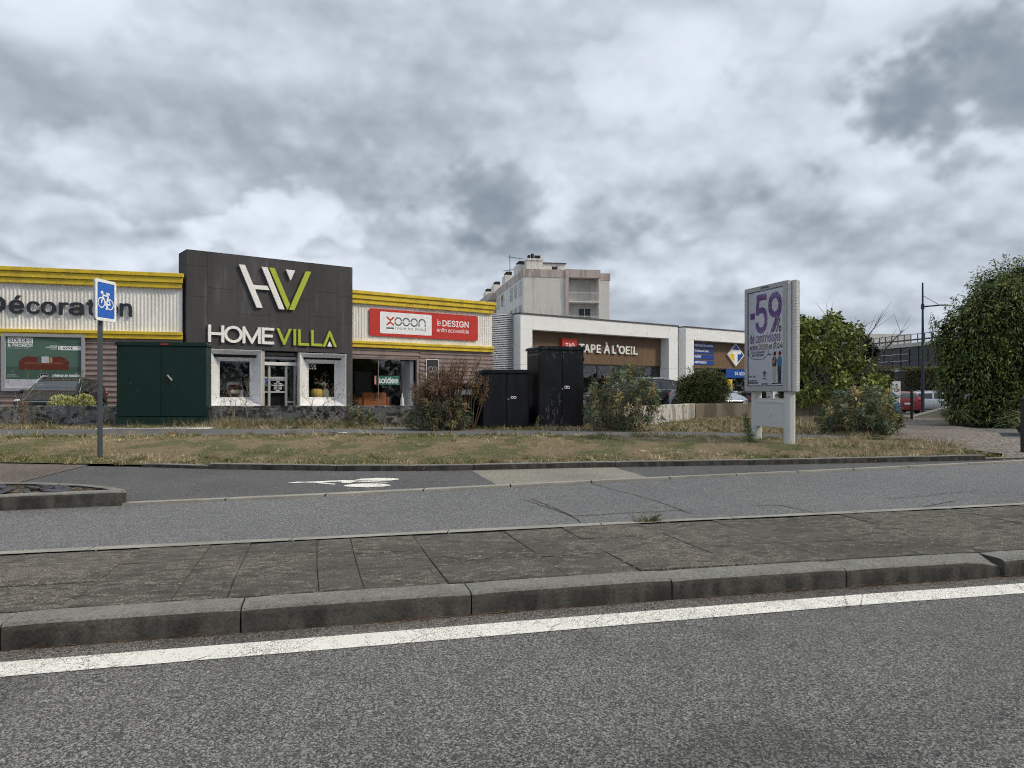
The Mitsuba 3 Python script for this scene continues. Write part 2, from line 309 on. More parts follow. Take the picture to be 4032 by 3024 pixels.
def tube(pts, radii, sides=6, cap=True):
    p = np.asarray(pts, float); n = len(p); r = np.broadcast_to(radii, (n,))
    t = np.gradient(p, axis=0) if n > 2 else np.repeat((p[1:] - p[:1]), 2, 0)
    t /= np.linalg.norm(t, axis=1, keepdims=True) + 1e-12
    a = np.cross(t, np.where(np.abs(t[:, 2:]) < .9, [0, 0, 1.], [1., 0, 0])); a /= np.linalg.norm(a, axis=1, keepdims=True) + 1e-12
    b = np.cross(t, a); ang = np.arange(sides) * 2 * pi / sides
    v = (p[:, None] + r[:, None, None] * (np.cos(ang)[None, :, None] * a[:, None] + np.sin(ang)[None, :, None] * b[:, None])).reshape(-1, 3)
    f = []
    for i in range(n - 1):
        for j in range(sides):
            k = (j + 1) % sides
            f += [[i * sides + j, i * sides + k, (i + 1) * sides + k], [i * sides + j, (i + 1) * sides + k, (i + 1) * sides + j]]
    if cap and sides > 3:
        for j in range(1, sides - 1):
            f += [[0, j + 1, j], [(n - 1) * sides, (n - 1) * sides + j, (n - 1) * sides + j + 1]]
    return v, np.array(f)
def lathe(prof, seg=20):
    return vf(trimesh.creation.revolve(np.array(prof, float), sections=seg))
def ball(c, r, sub=2):
    m = trimesh.creation.icosphere(subdivisions=sub)
    return np.asarray(m.vertices) * np.asarray(r, float) + np.array(c), np.asarray(m.faces)
def stroke(pts, w, cap='flat', join='mitre'):
    return LineString(pts).buffer(w / 2, cap_style=cap, join_style=join)
class Frame:
    """Upright local frame of a facade: u along it, w out of it towards the street, z up."""
    def __init__(s, ox, oy, deg):
        a = math.radians(deg); s.o = np.array([ox, oy]); s.e = np.array([math.cos(a), math.sin(a)]); s.n = np.array([math.sin(a), -math.cos(a)])
    def W(s, m):
        v, f = vf(m)
        xy = s.o + v[:, :1] * s.e + v[:, 1:2] * s.n
        return np.column_stack([xy, v[:, 2]]), f[:, ::-1]
    def pt(s, u, w, z):
        q = s.o + u * s.e + w * s.n; return np.array([q[0], q[1], z])
    def box(s, u0, u1, w0, w1, z0, z1, b=0): return s.W(bx(u0, u1, w0, w1, z0, z1, b))
    def ext(s, g, w0, h):
        """A polygon given in (u, z), extruded outwards from w0 by h."""
        v, f = poly(g, h); return s.W((np.column_stack([v[:, 0], v[:, 2] + w0, v[:, 1]]), f[:, ::-1]))
    def text(s, txt, u0, z0, width, height, w0, depth=.004, bold=True):
        m = meshkit.text_mesh(txt, 1.0, depth, bold); v, f = vf(m)
        caps = [c for c in txt if c.isupper() or c.isdigit()]
        k = height * (1.0 if caps else 1.35)
        wd = v[:, 0].max() - v[:, 0].min(); sx = width / wd if width else k
        return s.W((np.column_stack([(v[:, 0] - v[:, 0].min()) * sx + u0, v[:, 2] + w0, v[:, 1] * k + z0]), f[:, ::-1]))
def rect(u0, z0, u1, z1, r=0):
    return sbox(u0 + r, z0 + r, u1 - r, z1 - r).buffer(r, quad_segs=4) if r else sbox(u0, z0, u1, z1)
def corrugated(length, height, pitch, depth):
    """A trapezoid-ribbed sheet: ribs run along axis 1 (0..height), repeated along axis 0 (0..length), depth along axis 2."""
    n = int(length / pitch) + 1; t, d = [], []
    for i in range(n):
        for a, b in ((0, 0), (.5, 0), (.62, 1), (.88, 1), (1.0, 0)):
            if (i + a) * pitch <= length: t.append((i + a) * pitch); d.append(b * depth)
    t.append(length); d.append(d[-1])
    t, d = np.array(t), np.array(d); k = len(t)
    v = np.vstack([np.column_stack([t, np.zeros(k), d]), np.column_stack([t, np.full(k, height), d])])
    f = np.array([[[i, i + 1, k + i + 1], [i, k + i + 1, k + i]] for i in range(k - 1)]).reshape(-1, 3)
    return v, f
rng = np.random.default_rng(7); random.seed(7)
# ------------------------------------------------------------------ ground
def sstep(a, b, x):
    t = np.clip((x - a) / (b - a), 0, 1); return t * t * (3 - 2 * t)
def G(X, Y):
    """Height of the terrain: it climbs from the road to a terrace, which falls away again towards the car park on the right."""
    l = np.clip(.045 * (np.asarray(Y, float) - 5.5), 0, .5)
    return l * (1 - sstep(26, 52, Y) * sstep(2, 14, X))
class Line:
    """Y as a function of X through the points, carried on straight beyond them."""
    def __init__(s, pts): s.x, s.y = np.array(pts, float).T
    def __call__(s, X):
        X = np.asarray(X, float); y = np.interp(X, s.x, s.y)
        a = (s.y[1] - s.y[0]) / (s.x[1] - s.x[0]); b = (s.y[-1] - s.y[-3]) / (s.x[-1] - s.x[-3])
        return np.where(X < s.x[0], s.y[0] + a * (X - s.x[0]), np.where(X > s.x[-1], s.y[-1] + b * (X - s.x[-1]), y))
    def shift(s, d): return Line(np.column_stack([s.x, s.y + d]))
kerb_foot = Line([(-8, 2.98), (-2.95, 4.26), (-1.68, 4.58), (-.27, 4.94), (1.15, 5.31), (2.55, 5.64), (4.1, 5.98), (8, 6.8)])
kerb_back = kerb_foot.shift(.26)
strip_front = Line([(-8, 5.5), (-4.38, 6.30), (-3.29, 6.52), (-1.76, 6.84), (-.56, 7.10), (.92, 7.41), (1.76, 7.60), (3.65, 7.97), (5.85, 8.44)])
strip_back = Line([(-8, 5.66), (-4.46, 6.45), (-3.62, 6.63), (-1.78, 6.99), (-.59, 7.26), (.88, 7.57), (2.26, 7.85), (4.95, 8.40), (5.97, 8.62)])
mark_far = Line([(-8, 2.85), (-2.83, 4.08), (-2.35, 4.20), (-1.05, 4.53), (0, 4.80), (1.18, 5.10), (2.5, 5.43), (3.98, 5.76)])
mark_near = Line([(-8, 2.64), (-2.69, 3.87), (-2.27, 3.98), (-1.0, 4.30), (0, 4.55), (1.12, 4.84), (2.38, 5.16), (3.8, 5.48)])
channel_front = Line([(-12, 6.9), (-5.85, 8.44), (-4.64, 8.74), (-2.14, 9.36), (-1.11, 9.66), (1.11, 10.33), (2.47, 10.72), (4.29, 11.2), (6.29, 11.74), (8.54, 12.36)])
channel_back = Line([(-12, 7.06), (-4.68, 8.90), (-3.5, 9.19), (-2.2, 9.54), (-1.16, 9.84), (1.11, 10.49), (2.51, 10.87), (4.34, 11.34), (8.69, 12.56)])
verge_kerb = Line([(-12, 12.4), (-7.2, 11.9), (-5.7, 11.74), (-4.66, 11.55), (-2.62, 11.36), (-1.17, 11.38), (0, 11.54), (1.11, 11.70), (3.36, 11.95), (4.45, 12.06), (5.52, 12.2), (6.58, 12.36), (8.15, 12.58)])
path_near = Line([(-20, 15.6), (-11.16, 16.12), (-3.85, 16.55), (-.94, 16.48), (3.27, 16.3), (6.07, 15.85), (7.95, 15.58)])
path_far = Line([(-20, 19.0), (-13.31, 19.25), (-7.97, 19.45), (-4.49, 19.5), (-1.07, 18.9), (3.49, 18.24), (5.56, 17.65), (6.9, 16.9), (8.16, 16.15)])

def sheet(lo, hi, x0, x1, zf, nx=140, ny=6):
    """A surface between the curves lo and hi; zf(X, Y, v) gives its height, v running 0..1 across."""
    X = np.linspace(x0, x1, nx)[:, None] * np.ones((1, ny)); v = np.linspace(0, 1, ny)[None]
    lo_, hi_ = (c(X[:, :1]) if callable(c) else np.full((nx, 1), float(c)) for c in (lo, hi))
    Y = lo_ + (hi_ - lo_) * v; Z = zf(X, Y, v + X * 0)
    i, j = np.meshgrid(np.arange(nx - 1), np.arange(ny - 1), indexing='ij'); q = i * ny + j
    f = np.stack([q, q + ny, q + ny + 1, q + 1], -1).reshape(-1, 4)
    return np.stack([X, Y, Z], -1).reshape(-1, 3), np.vstack([f[:, [0, 1, 2]], f[:, [0, 2, 3]]])
on = lambda off: (lambda X, Y, v: G(X, Y) + off)
def drape(g, off, res=.35):
    """A shapely polygon laid on the terrain."""
    v, f = vf(trimesh.creation.extrude_polygon(g.segmentize(res), .01, engine='earcut'))
    keep = (v[f][:, :, 2] < 1e-6).all(1)
    v, f = trimesh.remesh.subdivide_to_size(v, f[keep][:, ::-1], max_edge=max(res * 4, .5))
    return np.column_stack([v[:, 0], v[:, 1], G(v[:, 0], v[:, 1]) + off]), f
far = np.concatenate([-np.geomspace(3000, 60, 12), np.linspace(-50, 60, 56), np.geomspace(80, 3000, 12)])
Xg, Yg = np.meshgrid(far, np.concatenate([-np.geomspace(3000, 30, 10), np.linspace(-20, 120, 71), np.geomspace(140, 3000, 12)]), indexing='ij')
n1, n2 = Xg.shape; i, j = np.meshgrid(np.arange(n1 - 1), np.arange(n2 - 1), indexing='ij'); q = i * n2 + j
struct('ground', (np.stack([Xg, Yg, G(Xg, Yg) - .06], -1).reshape(-1, 3), np.stack([q, q + n2, q + n2 + 1, q + 1], -1).reshape(-1, 4)), 'car_park_asphalt', True)
road = struct('road', sheet(lambda X: X * 0 - 9, kerb_foot.shift(.04), -45, 45, lambda X, Y, v: Y * 0, 160, 8), 'asphalt_coarse')
road.part('edge_line', sheet(mark_near, mark_far, -40, 40, lambda X, Y, v: Y * 0 + .004, 200, 2), 'road_paint')
struct('road', sheet(strip_back.shift(-.04), channel_front.shift(.05), -45, 45, on(0), 160, 8), 'asphalt_far', label='carriageway beyond the paved median')

# the near kerb: one stone after another, rounded towards the road
def kerb_stone(line, x0, x1, width, height, base, round_=.035, gap=.006, depth=.12, chip=0, jit=0.0):
    sec = [(0.0, -depth), (0.0 + jit, height - round_ * 1.5), (round_ * .25 + jit, height - round_ * .55), (round_ * .9 + jit, height - round_ * .08), (round_ * 1.9, height), (width, height), (width, -depth)]
    xs = np.linspace(x0 + gap, x1 - gap, 9); V = []
    for k, x in enumerate(xs):
        y = float(line(x)); sl = (float(line(x + .1)) - float(line(x - .1))) / .2; L = math.hypot(1, sl)
        nx, ny = -sl / L, 1 / L
        e = .006 if k in (0, 8) else 0
        c = chip if k == 8 else (chip * .35 if k == 7 else 0)
        for w, h in sec:
            w2 = w + (c * .8 if h > height * .5 and w < width * .5 else 0); h2 = h - (c if (h > height * .6 and w < width * .55) else 0)
            V.append([x + nx * w2, y + ny * w2, base(x, y) + h2 - (e if h > 0 else 0)])
    m = len(sec); F = []
    for k in range(8):
        for a in range(m - 1): F += [[k * m + a, (k + 1) * m + a, (k + 1) * m + a + 1], [k * m + a, (k + 1) * m + a + 1, k * m + a + 1]]
    for k, s_ in ((0, 1), (8, -1)):
        for a in range(1, m - 1): F.append([k * m, k * m + a, k * m + a + 1][::s_])
    return np.array(V), np.array(F)
kerb = Struct('kerb', 'weathered concrete kerb along the near edge of the median')
js = [-9.6, -8.2, -6.8, -5.4, -4.05, -2.95, -1.68, -.27, 1.15, 2.55, 3.96, 5.3, 6.7, 8.1]
for k in range(len(js) - 1):
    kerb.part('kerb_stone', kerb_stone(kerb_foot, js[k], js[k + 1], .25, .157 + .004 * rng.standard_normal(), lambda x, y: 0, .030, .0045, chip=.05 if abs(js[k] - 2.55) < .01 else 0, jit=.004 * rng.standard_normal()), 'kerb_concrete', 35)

# the paved median: slabs in irregular columns
def med_z(X, Y, v): return .158 + v * (G(X, strip_front(X)) + .065 - .158)
mat('slab_joint', (.085, .08, .066), .95, .1)
median = struct('median', sheet(kerb_back, strip_front, -14, 14, lambda X, Y, v: med_z(X, Y, v) - .010, 120, 8), 'slab_joint')
cols = [-7.6, -6.75, -6.2, -5.35, -4.8, -4.2, -3.62, -2.76, -2.18, -1.85, -1.29, -1.0, -.44, .41, .97, 1.77, 2.54, 3.38, 3.98, 4.8, 5.35, 6.2, 7.0]
slope = -.27
def med_pt(a, v):
    """The slab edge that starts at X = a by the kerb runs back square to the road."""
    y0 = float(kerb_back(a)); x = a
    for _ in range(4): x = a + slope * v * (float(strip_front(x)) - y0)
    lo, hi = float(kerb_back(x)), float(strip_front(x)); vv = v
    return np.array([x, lo + (hi - lo) * vv, float(med_z(x, lo, vv))])
for k in range(len(cols) - 1):
    a0, a1 = cols[k], cols[k + 1]
    cut = sorted(rng.uniform(.25, .75, 1).tolist() if a1 - a0 < .5 else rng.choice([.30, .36, .44, .52, .60, .66], 1).tolist())
    if a1 - a0 > .7 and rng.random() < .6: cut = [.33 + .06 * rng.random(), .68 + .05 * rng.random()]
    if k in (8, 11): cut = [.30, .62]
    edges = [0.003] + cut + [.997]
    for r in range(len(edges) - 1):
        g_ = .0030; v0, v1 = edges[r], edges[r + 1]
        top = [med_pt(a0 + g_, v0 + .004), med_pt(a1 - g_, v0 + .004), med_pt(a1 - g_, v1 - .004), med_pt(a0 + g_, v1 - .004)]
        up = rng.uniform(-.004, .004); tilt = rng.uniform(-.004, .004, 4)
        top = [p + [0, 0, up + tilt[i]] for i, p in enumerate(top)]
        c = sum(top) / 4
        inner = [p + (c - p) * .012 + [0, 0, .0] for p in top]; mid = [p + [0, 0, -.004] for p in top]; low = [p + [0, 0, -.05] for p in top]
        V = np.array(inner + mid + low); F = [[0, 1, 2], [0, 2, 3]]
        for L in (0, 4):
            for q_ in range(4):
                n_ = (q_ + 1) % 4; F += [[L + q_, L + 4 + q_, L + 4 + n_], [L + q_, L + 4 + n_, L + n_]]
        median.part('paving_slab', (V, np.array(F)), 'slab_concrete')
sj = [-8.2, -7.1, -6.1, -5.05, -3.72, -2.05, -.62, .90, 2.32, 3.74, 4.98, 6.3, 7.6]
for k in range(len(sj) - 1):
    X0, X1 = sj[k] + .006, sj[k + 1] - .006
    v, f = sheet(strip_front.shift(.006), strip_back, X0, X1, lambda X, Y, v: G(X, Y) + .072 - .012 * v, 8, 3)
    w, h = sheet(strip_back, strip_back.shift(.01), X0, X1, lambda X, Y, v: G(X, Y) + .06 - v * .1, 8, 3)
    median.part('edge_stone', cat([(v, f), (w, h)]), 'channel_concrete')

# channel stones, cycle lane, its markings, far kerb
channel = Struct('channel', 'pale concrete channel stones between far carriageway and cycle lane')
cj = [-4.62, -3.5, -2.35, -1.16, -.02, 1.11, 2.28, 3.32, 4.34, 5.3, 6.3, 7.45, 8.6, 9.8, 11.0]
for k in range(len(cj) - 1):
    X0, X1 = cj[k] + .008, cj[k + 1] - .008
    v, f = sheet(channel_front, channel_back, X0, X1, lambda X, Y, v: G(X, Y) + .028 - .012 * v, 8, 3)
    w, h = sheet(channel_front.shift(-.012), channel_front, X0, X1, lambda X, Y, v: G(X, Y) - .03 + v * .058, 8, 3)
    channel.part('channel_stone', cat([(v, f), (w, h)]), 'channel_concrete')
lane = struct('cycle_lane', sheet(channel_back.shift(-.02), verge_kerb.shift(.03), -6.95, 9.5, on(.008), 120, 8), 'asphalt_fine')
lane.part('beige_patch', drape(Polygon([(-.62, 11.36), (-.22, 10.12), (1.97, 10.74), (1.62, 11.72), (1.11, 11.66), (0, 11.5)]), .012), 'beige_surface', label='sand coloured strip across the cycle lane')
bike = [Polygon([(-3.13, 10.27), (-3.01, 10.36), (-2.89, 10.35), (-2.5, 10.47), (-2.39, 10.51), (-2.25, 10.48), (-2.02, 10.40), (-1.74, 10.33), (-1.74, 10.30), (-2.01, 10.33), (-2.20, 10.39), (-2.24, 10.26), (-2.36, 10.26), (-2.40, 10.38), (-2.66, 10.31), (-2.42, 10.18), (-2.44, 10.13), (-2.74, 10.27), (-2.89, 10.31), (-2.99, 10.25)]),
    Polygon([(-2.24, 10.54), (-2.14, 10.63), (-1.96, 10.69), (-1.75, 10.68), (-1.63, 10.62), (-1.61, 10.56), (-1.72, 10.47), (-1.9, 10.43), (-2.11, 10.47)]).buffer(.02).buffer(-.02),
    Polygon([(-2.30, 10.07), (-2.19, 10.17), (-2.01, 10.23), (-1.79, 10.2), (-1.67, 10.11), (-1.65, 10.05), (-1.75, 9.97), (-1.94, 9.92), (-2.15, 9.95), (-2.27, 10.01)])]
lane.part('bicycle_marking', cat([drape(b, .012) for b in bike]), 'road_paint', label='white painted bicycle symbol')
far_kerb = Struct('kerb', 'low dark kerb between cycle lane and dry verge')
fj = [-5.9, -4.75, -3.75, -2.7, -1.6, -.6, .55, 1.65, 2.75, 3.85, 4.95, 6.05, 7.05, 8.05, 8.9]
for k in range(len(fj) - 1):
    hgt = lambda x: .085 * min(1, max(0, (x + 6.2) / 1.4)) * min(1, max(.1, (9.0 - x) / 1.4))
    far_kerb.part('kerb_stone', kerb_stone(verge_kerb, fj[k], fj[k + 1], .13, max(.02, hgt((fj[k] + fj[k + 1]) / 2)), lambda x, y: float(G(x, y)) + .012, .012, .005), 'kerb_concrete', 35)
for pts in ([(.25, 9.12), (.41, 8.78), (.57, 8.4), (.65, 8.14), (.74, 7.84)], [(1.1, 10.3), (1.32, 9.82), (1.56, 9.42), (1.83, 8.84), (2.0, 8.3)], [(.14, 9.12), (.40, 8.66), (.67, 8.16), (1.2, 8.3), (1.56, 8.38), (1.96, 8.48)],
            [(4.67, 9.18), (5.01, 9.28), (5.38, 9.38), (5.59, 9.54), (6.09, 9.7)], [(2.89, 8.74), (3.19, 8.76), (3.3, 8.56), (3.4, 8.34), (3.58, 8.3)], [(4.82, 8.66), (5.19, 8.9), (5.4, 9.02)]):
    p = LineString(pts).segmentize(.06); c = np.array(p.coords) + rng.normal(0, .008, (len(p.coords), 2))
    scene[numbered('road_001__crack')] = mikit.ply(drape(LineString(c).buffer(.0065), .003, 1), 'crack_dark')

# raised bed at the head of the cycle lane, on the left
bed = struct('planting_bed', drape(Polygon([(-9.8, 7.6), (-5.85, 8.6), (-4.95, 8.85), (-5.2, 9.2), (-6.3, 9.4), (-9.5, 9.3)]), .13), 'soil', label='kerbed bed of soil and slate pieces left of the cycle lane')
bl = Line([(-11, 7.15), (-5.85, 8.44), (-4.62, 8.745)])
for a, b in ((-9.9, -8.85), (-8.85, -7.35), (-7.35, -5.95), (-5.95, -4.62)):
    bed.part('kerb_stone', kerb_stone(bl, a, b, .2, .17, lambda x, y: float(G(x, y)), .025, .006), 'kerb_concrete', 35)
back = [(-4.63, 8.75), (-4.72, 8.93), (-5.0, 9.12), (-5.4, 9.30), (-6.1, 9.43), (-7.4, 9.45), (-9.5, 9.36)]
for k in range(len(back) - 1):
    (xa, ya), (xb, yb) = back[k], back[k + 1]
    g_ = LineString([(xa, ya), (xb, yb)]).buffer(.055, cap_style='flat')
    v, f = poly(g_, .4); v[:, 2] += G(v[:, 0], v[:, 1]) - .27 + .02
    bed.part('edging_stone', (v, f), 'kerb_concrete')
for k in range(22):
    x, y = rng.uniform(-6.4, -5.1), rng.uniform(8.72, 9.2)
    if y > 8.55 + (x + 6.4) * .23 and y < 9.3 - max(0, x + 5.5) * .5:
        s = rng.uniform(.05, .13); v, f = bx(-s, s, -s * .6, s * .6, -.012, .012, .006)
        a = rng.uniform(-.3, .3); v = np.column_stack([v[:, 0], v[:, 1], v[:, 2] + v[:, 0] * a])
        bed.part('slate_piece', move((v, f), (x, y, float(G(x, y)) + .155 + .01 * rng.random()), rng.uniform(0, 3)), 'slate')

# verge, footpath, soil strip, gravel path, lawn behind, car park
verge_poly_r = [(8.4, 12.62), (8.87, 13.38), (8.29, 14.84), (8.2, 15.4)]
struct('verge', sheet(verge_kerb.shift(.10), path_near, -30, 8.35, lambda X, Y, v: G(X, Y) + .045 * np.sin(pi * v) + .035, 200, 30), 'dry_turf')
struct('path', sheet(channel_back, verge_kerb.shift(.6), -30, -6.85, on(.016), 60, 8), 'resin_brown', label='brown resin path beside the cycle lane on the left')
struct('footpath', sheet(path_near.shift(-.06), path_far, -30, 8.3, on(.006), 150, 6), 'asphalt_path')
struct('border', sheet(path_far.shift(-.04), lambda X: np.interp(X, [-30, 3.3, 6.5, 8.2], [21.6, 21.0, 26.2, 16.3]), -30, 8.2, on(.0), 150, 14), 'dry_turf', label='strip of soil and weeds between footpath and low walls')
struct('path', drape(Polygon([(8.3, 12.5), (9.2, 12.7), (40, 21), (40, 22), (14, 16.2), (10.9, 15.9), (10.79, 16.28), (12.08, 18.48), (12.6, 21.04), (14.6, 25.06), (17, 26.8), (30, 44), (27, 47), (13.34, 25.06), (8.02, 15.72), (8.2, 15.2), (8.29, 14.84), (8.87, 13.38)]), .012, .5), 'gravel_brown', label='wide brown gravel path leading to the car park')
struct('lawn', drape(Polygon([(8.1, 16.1), (8.02, 15.72), (13.34, 25.06), (13.4, 28.5), (6.5, 26.2), (5.0, 22)]), .02, .5), 'dry_turf', label='grass patch behind the advertising panel')
# ------------------------------------------------------------------ furniture store (left)
A = Frame(-7.86, 36.5, 37.6)      # the long facade line that runs away to the right
B = Frame(-14.0, 31.45, 16.5)     # the left wing of the store
store = Thing('furniture_store', 'long low furniture store with dark grey entrance block, white ribbed cladding and yellow bands', 'shop building')
def ribbed(fr, u0, u1, z0, z1, w, pitch, depth, upright):
    if upright:
        v, f = corrugated(u1 - u0, z1 - z0, pitch, depth); v = np.column_stack([v[:, 0] + u0, v[:, 2] + w, v[:, 1] + z0])
    else:
        v, f = corrugated(z1 - z0, u1 - u0, pitch, depth); v = np.column_stack([v[:, 1] + u0, v[:, 2] + w, v[:, 0] + z0])
    return fr.W((v, f))
# core volumes behind the claddings
store.part('wall', cat([B.box(-30, 0, -14, -.02, -.5, 6.2), B.box(-.3, 0, -14, -.01, -.5, 6.25)]), 'clad_mauve')
store.part('wall', cat([A.box(-.25, 8.56, -14, -5.2, -.5, 6.2), A.box(3.76, 8.56, -5.2, -.03, -.5, 6.2), A.box(-.25, 3.76, -5.2, -.06, 3.18, 6.2)]), 'clad_mauve')
store.part('roof', cat([B.box(-30, 0, -14, .0, 6.2, 6.3), A.box(-8, 8.56, -14, .0, 6.2, 6.3)]), 'roof_dark')
store.part('cladding', ribbed(B, -29, -.02, 3.98, 5.9, .0, .14, .026, True), 'clad_white', label='white upright ribbed cladding')
store.part('cladding', ribbed(A, -.22, 8.5, 3.95, 5.95, .0, .15, .030, True), 'clad_white', label='white upright ribbed cladding')
store.part('cladding', ribbed(B, -29, -.02, -.4, 3.72, .0, .22, .05, False), 'clad_mauve', label='mauve horizontal ribbed cladding')
store.part('cladding', cat([ribbed(A, 3.80, 8.55, -.4, 3.72, .0, .22, .05, False), ribbed(A, -.22, 3.80, 3.20, 3.72, .0, .22, .05, False)]), 'clad_mauve', label='mauve horizontal ribbed cladding')
for fr, u0, u1 in ((B, -29, .06), (A, -.22, 8.58)):
    for w, z0, z1 in ((.34, 6.30, 6.46), (.26, 6.06, 6.295), (.18, 5.84, 6.055)):
        store.part('yellow_band', fr.box(u0, u1 - (.34 - w) * .6, -.02, w, z0, z1, .012), 'yellow_metal')
    for w, z0, z1 in ((.20, 3.86, 3.99), (.13, 3.74, 3.855), (.17, 3.68, 3.735)):
        store.part('yellow_band', fr.box(u0, u1 - .05, -.02, w, z0, z1, .01), 'yellow_metal')
# dark entrance block: panels with fine joints on a core, window and door openings left free
U0, U1, ZT = -7.86, -.25, 7.52
store.part('entrance_block', cat([A.box(U0, U1, -.6, .47, 3.32, ZT - .01), A.box(U0, -6.97, -.6, .47, -.5, 3.32), A.box(-.63, U1, -.6, .47, -.5, 3.32), A.box(U0, U0 + .2, -.8, -.6, -.5, ZT - .01)]), 'facade_dark')
ucol = [U0, -7.02, -5.72, -4.3, -2.42, -1.02, U1]
zrow = [[3.33, 5.55, 6.85, ZT], [3.33, 5.95, ZT], [3.33, 4.9, 6.3, ZT], [3.33, 5.75, ZT], [3.33, 5.0, 6.2, ZT], [3.33, 4.75, 6.05, ZT]]
for k in range(6):
    for r in range(len(zrow[k]) - 1):
        store.part('facade_panel', A.box(ucol[k] + .004, ucol[k + 1] - .004, .472, .5 + rng.uniform(-.003, .003), zrow[k][r] + .006, zrow[k][r + 1] - .006), 'facade_dark')
for u0, u1 in ((U0, -6.97), (-.63, U1)):
    for z0, z1 in ((.2, 1.7), (1.7, 3.33)):
        store.part('facade_panel', A.box(u0 + .003, u1 - .003, .472, .5, z0 + .003, z1 - .003), 'facade_dark')
# bevelled window surrounds
def quad(fr, pts): return fr.W((np.array(pts, float), np.array([[0, 1, 2], [0, 2, 3]])))
for O, I in (((-6.95, -4.72, .83, 3.30), (-6.40, -4.96, 1.17, 2.90)), ((-2.92, -.65, .80, 3.26), (-2.31, -.87, 1.16, 2.88))):
    win = store.part('window', cat([A.box(O[0] - .02, O[1] + .02, .5, .57, O[2] - .05, O[2] - .001), A.box(O[0] - .02, O[1] + .02, .5, .60, O[3], O[3] + .02), A.box(O[0] - .02, O[0], .3, .60, O[2], O[3]), A.box(O[1], O[1] + .02, .3, .60, O[2], O[3])]), 'white_frame')
    oc = [(O[0], O[2]), (O[1], O[2]), (O[1], O[3]), (O[0], O[3])]; ic = [(I[0], I[2]), (I[1], I[2]), (I[1], I[3]), (I[0], I[3])]
    back_ = []
    for k in range(4):
        a, b, c, d = oc[k], oc[(k + 1) % 4], ic[(k + 1) % 4], ic[k]
        back_.append(quad(A, [(a[0], .585, a[1]), (b[0], .585, b[1]), (c[0], -.075, c[1]), (d[0], -.075, d[1])]))
        L = lambda p, q, t: (p[0] + (q[0] - p[0]) * t, p[1] + (q[1] - p[1]) * t)
        di = 1 if k % 2 else 0
        def at_(coord, outer):      # the point of the outer or inner edge whose running coordinate is coord
            p, q = (a, b) if outer else (d, c)
            t = (coord - p[di]) / (q[di] - p[di]); return L(p, q, t)
        lo, hi = d[di], c[di]; s1, s2 = lo + (hi - lo) * .10, lo + (hi - lo) * .88
        for (p0, p1, p2, p3) in ((a, at_(s1, True), at_(s1, False), d), (at_(s1, True), at_(s2, True), at_(s2, False), at_(s1, False)), (at_(s2, True), b, c, at_(s2, False))):
            ctr = np.mean([p0, p1, p2, p3], 0)
            P = [np.array(p) + (ctr - np.array(p)) * .012 for p in (p0, p1, p2, p3)]
            v = [(P[0][0], .598, P[0][1]), (P[1][0], .598, P[1][1]), (P[2][0], -.055, P[2][1]), (P[3][0], -.055, P[3][1])]
            store.part('bevel_panel', quad(A, v), 'white_frame', parent=win)
    store.part('backing', cat(back_), 'grey_trim', parent=win)
    store.part('frame', A.ext(rect(I[0] - .01, I[2] - .01, I[1] + .01, I[3] + .01).difference(rect(I[0] + .06, I[2] + .06, I[1] - .06, I[3] - .06)), -.13, .09), 'white_frame', parent=win)
    store.part('pane', quad(A, [(I[0] + .05, -.09, I[2] + .05), (I[1] - .05, -.09, I[2] + .05), (I[1] - .05, -.09, I[3] - .05), (I[0] + .05, -.09, I[3] - .05)]), 'glass_pane', parent=win)
# entrance between the windows
store.part('reveal', cat([A.box(-4.70, -4.52, -.5, .45, -.3, 3.3), A.box(-2.86, -2.94, -.5, .45, -.3, 3.3)]), 'beige_frame')
store.part('awning_box', A.box(-4.5, -3.1, .05, .42, 3.10, 3.27, .02), 'black_plastic', label='black rolled awning above the entrance')
store.part('transom_beam', A.box(-4.5, -2.94, -.1, .16, 2.98, 3.09, .01), 'white_frame')
store.part('transom_beam', A.box(-4.5, -2.94, -.1, .18, 2.68, 2.84, .01), 'white_frame')
door = store.part('sliding_door', cat([A.box(-4.22, -4.12, -.06, .06, .3, 2.68), A.box(-3.42, -3.32, -.06, .04, .3, 2.68), A.box(-4.5, -4.44, -.06, .04, .3, 2.68), A.box(-3.0, -2.94, -.06, .04, .3, 2.68), A.box(-4.12, -3.42, -.05, .02, 1.42, 1.5), A.box(-4.12, -3.42, -.05, .02, 2.08, 2.16), A.box(-4.44, -4.22, -.05, .02, 1.42, 1.5), A.box(-4.44, -4.22, -.05, .02, 2.08, 2.16), A.box(-3.32, -3.0, -.05, .02, .95, 1.03)]), 'alu')
store.part('pane', quad(A, [(-4.5, -.01, .3), (-2.94, -.01, .3), (-2.94, -.01, 2.68), (-4.5, -.01, 2.68)]), 'glass_pane', parent=door)
store.part('pane', quad(A, [(-4.5, .0, 2.84), (-2.94, .0, 2.84), (-2.94, .0, 2.98), (-4.5, .0, 2.98)]), 'glass_pane', parent=door)
hours = [A.box(-4.07, -3.45, .022, .026, 1.98, 2.07)]
store.part('opening_hours_header', cat(hours), 'poster_white', parent=door)
store.part('opening_hours', cat([A.text(t, u, z, w, .055, .022, .003) for t, u, z, w in (('LUNDI', -3.84, 1.90, .16), ('14H00 - 19H00', -3.95, 1.82, .38), ('DU MARDI AU VENDREDI', -4.06, 1.74, .6), ('10H00 - 12H30', -3.95, 1.66, .38), ('14H00 - 19H00', -3.95, 1.58, .38), ('SAMEDI', -3.86, 1.50, .2))]), 'sign_white', parent=door)
store.part('opening_hours_title', A.text("HORAIRES D'OUVERTURE", -4.05, 1.995, .58, .06, .028, .003), 'joint_dark', parent=door)
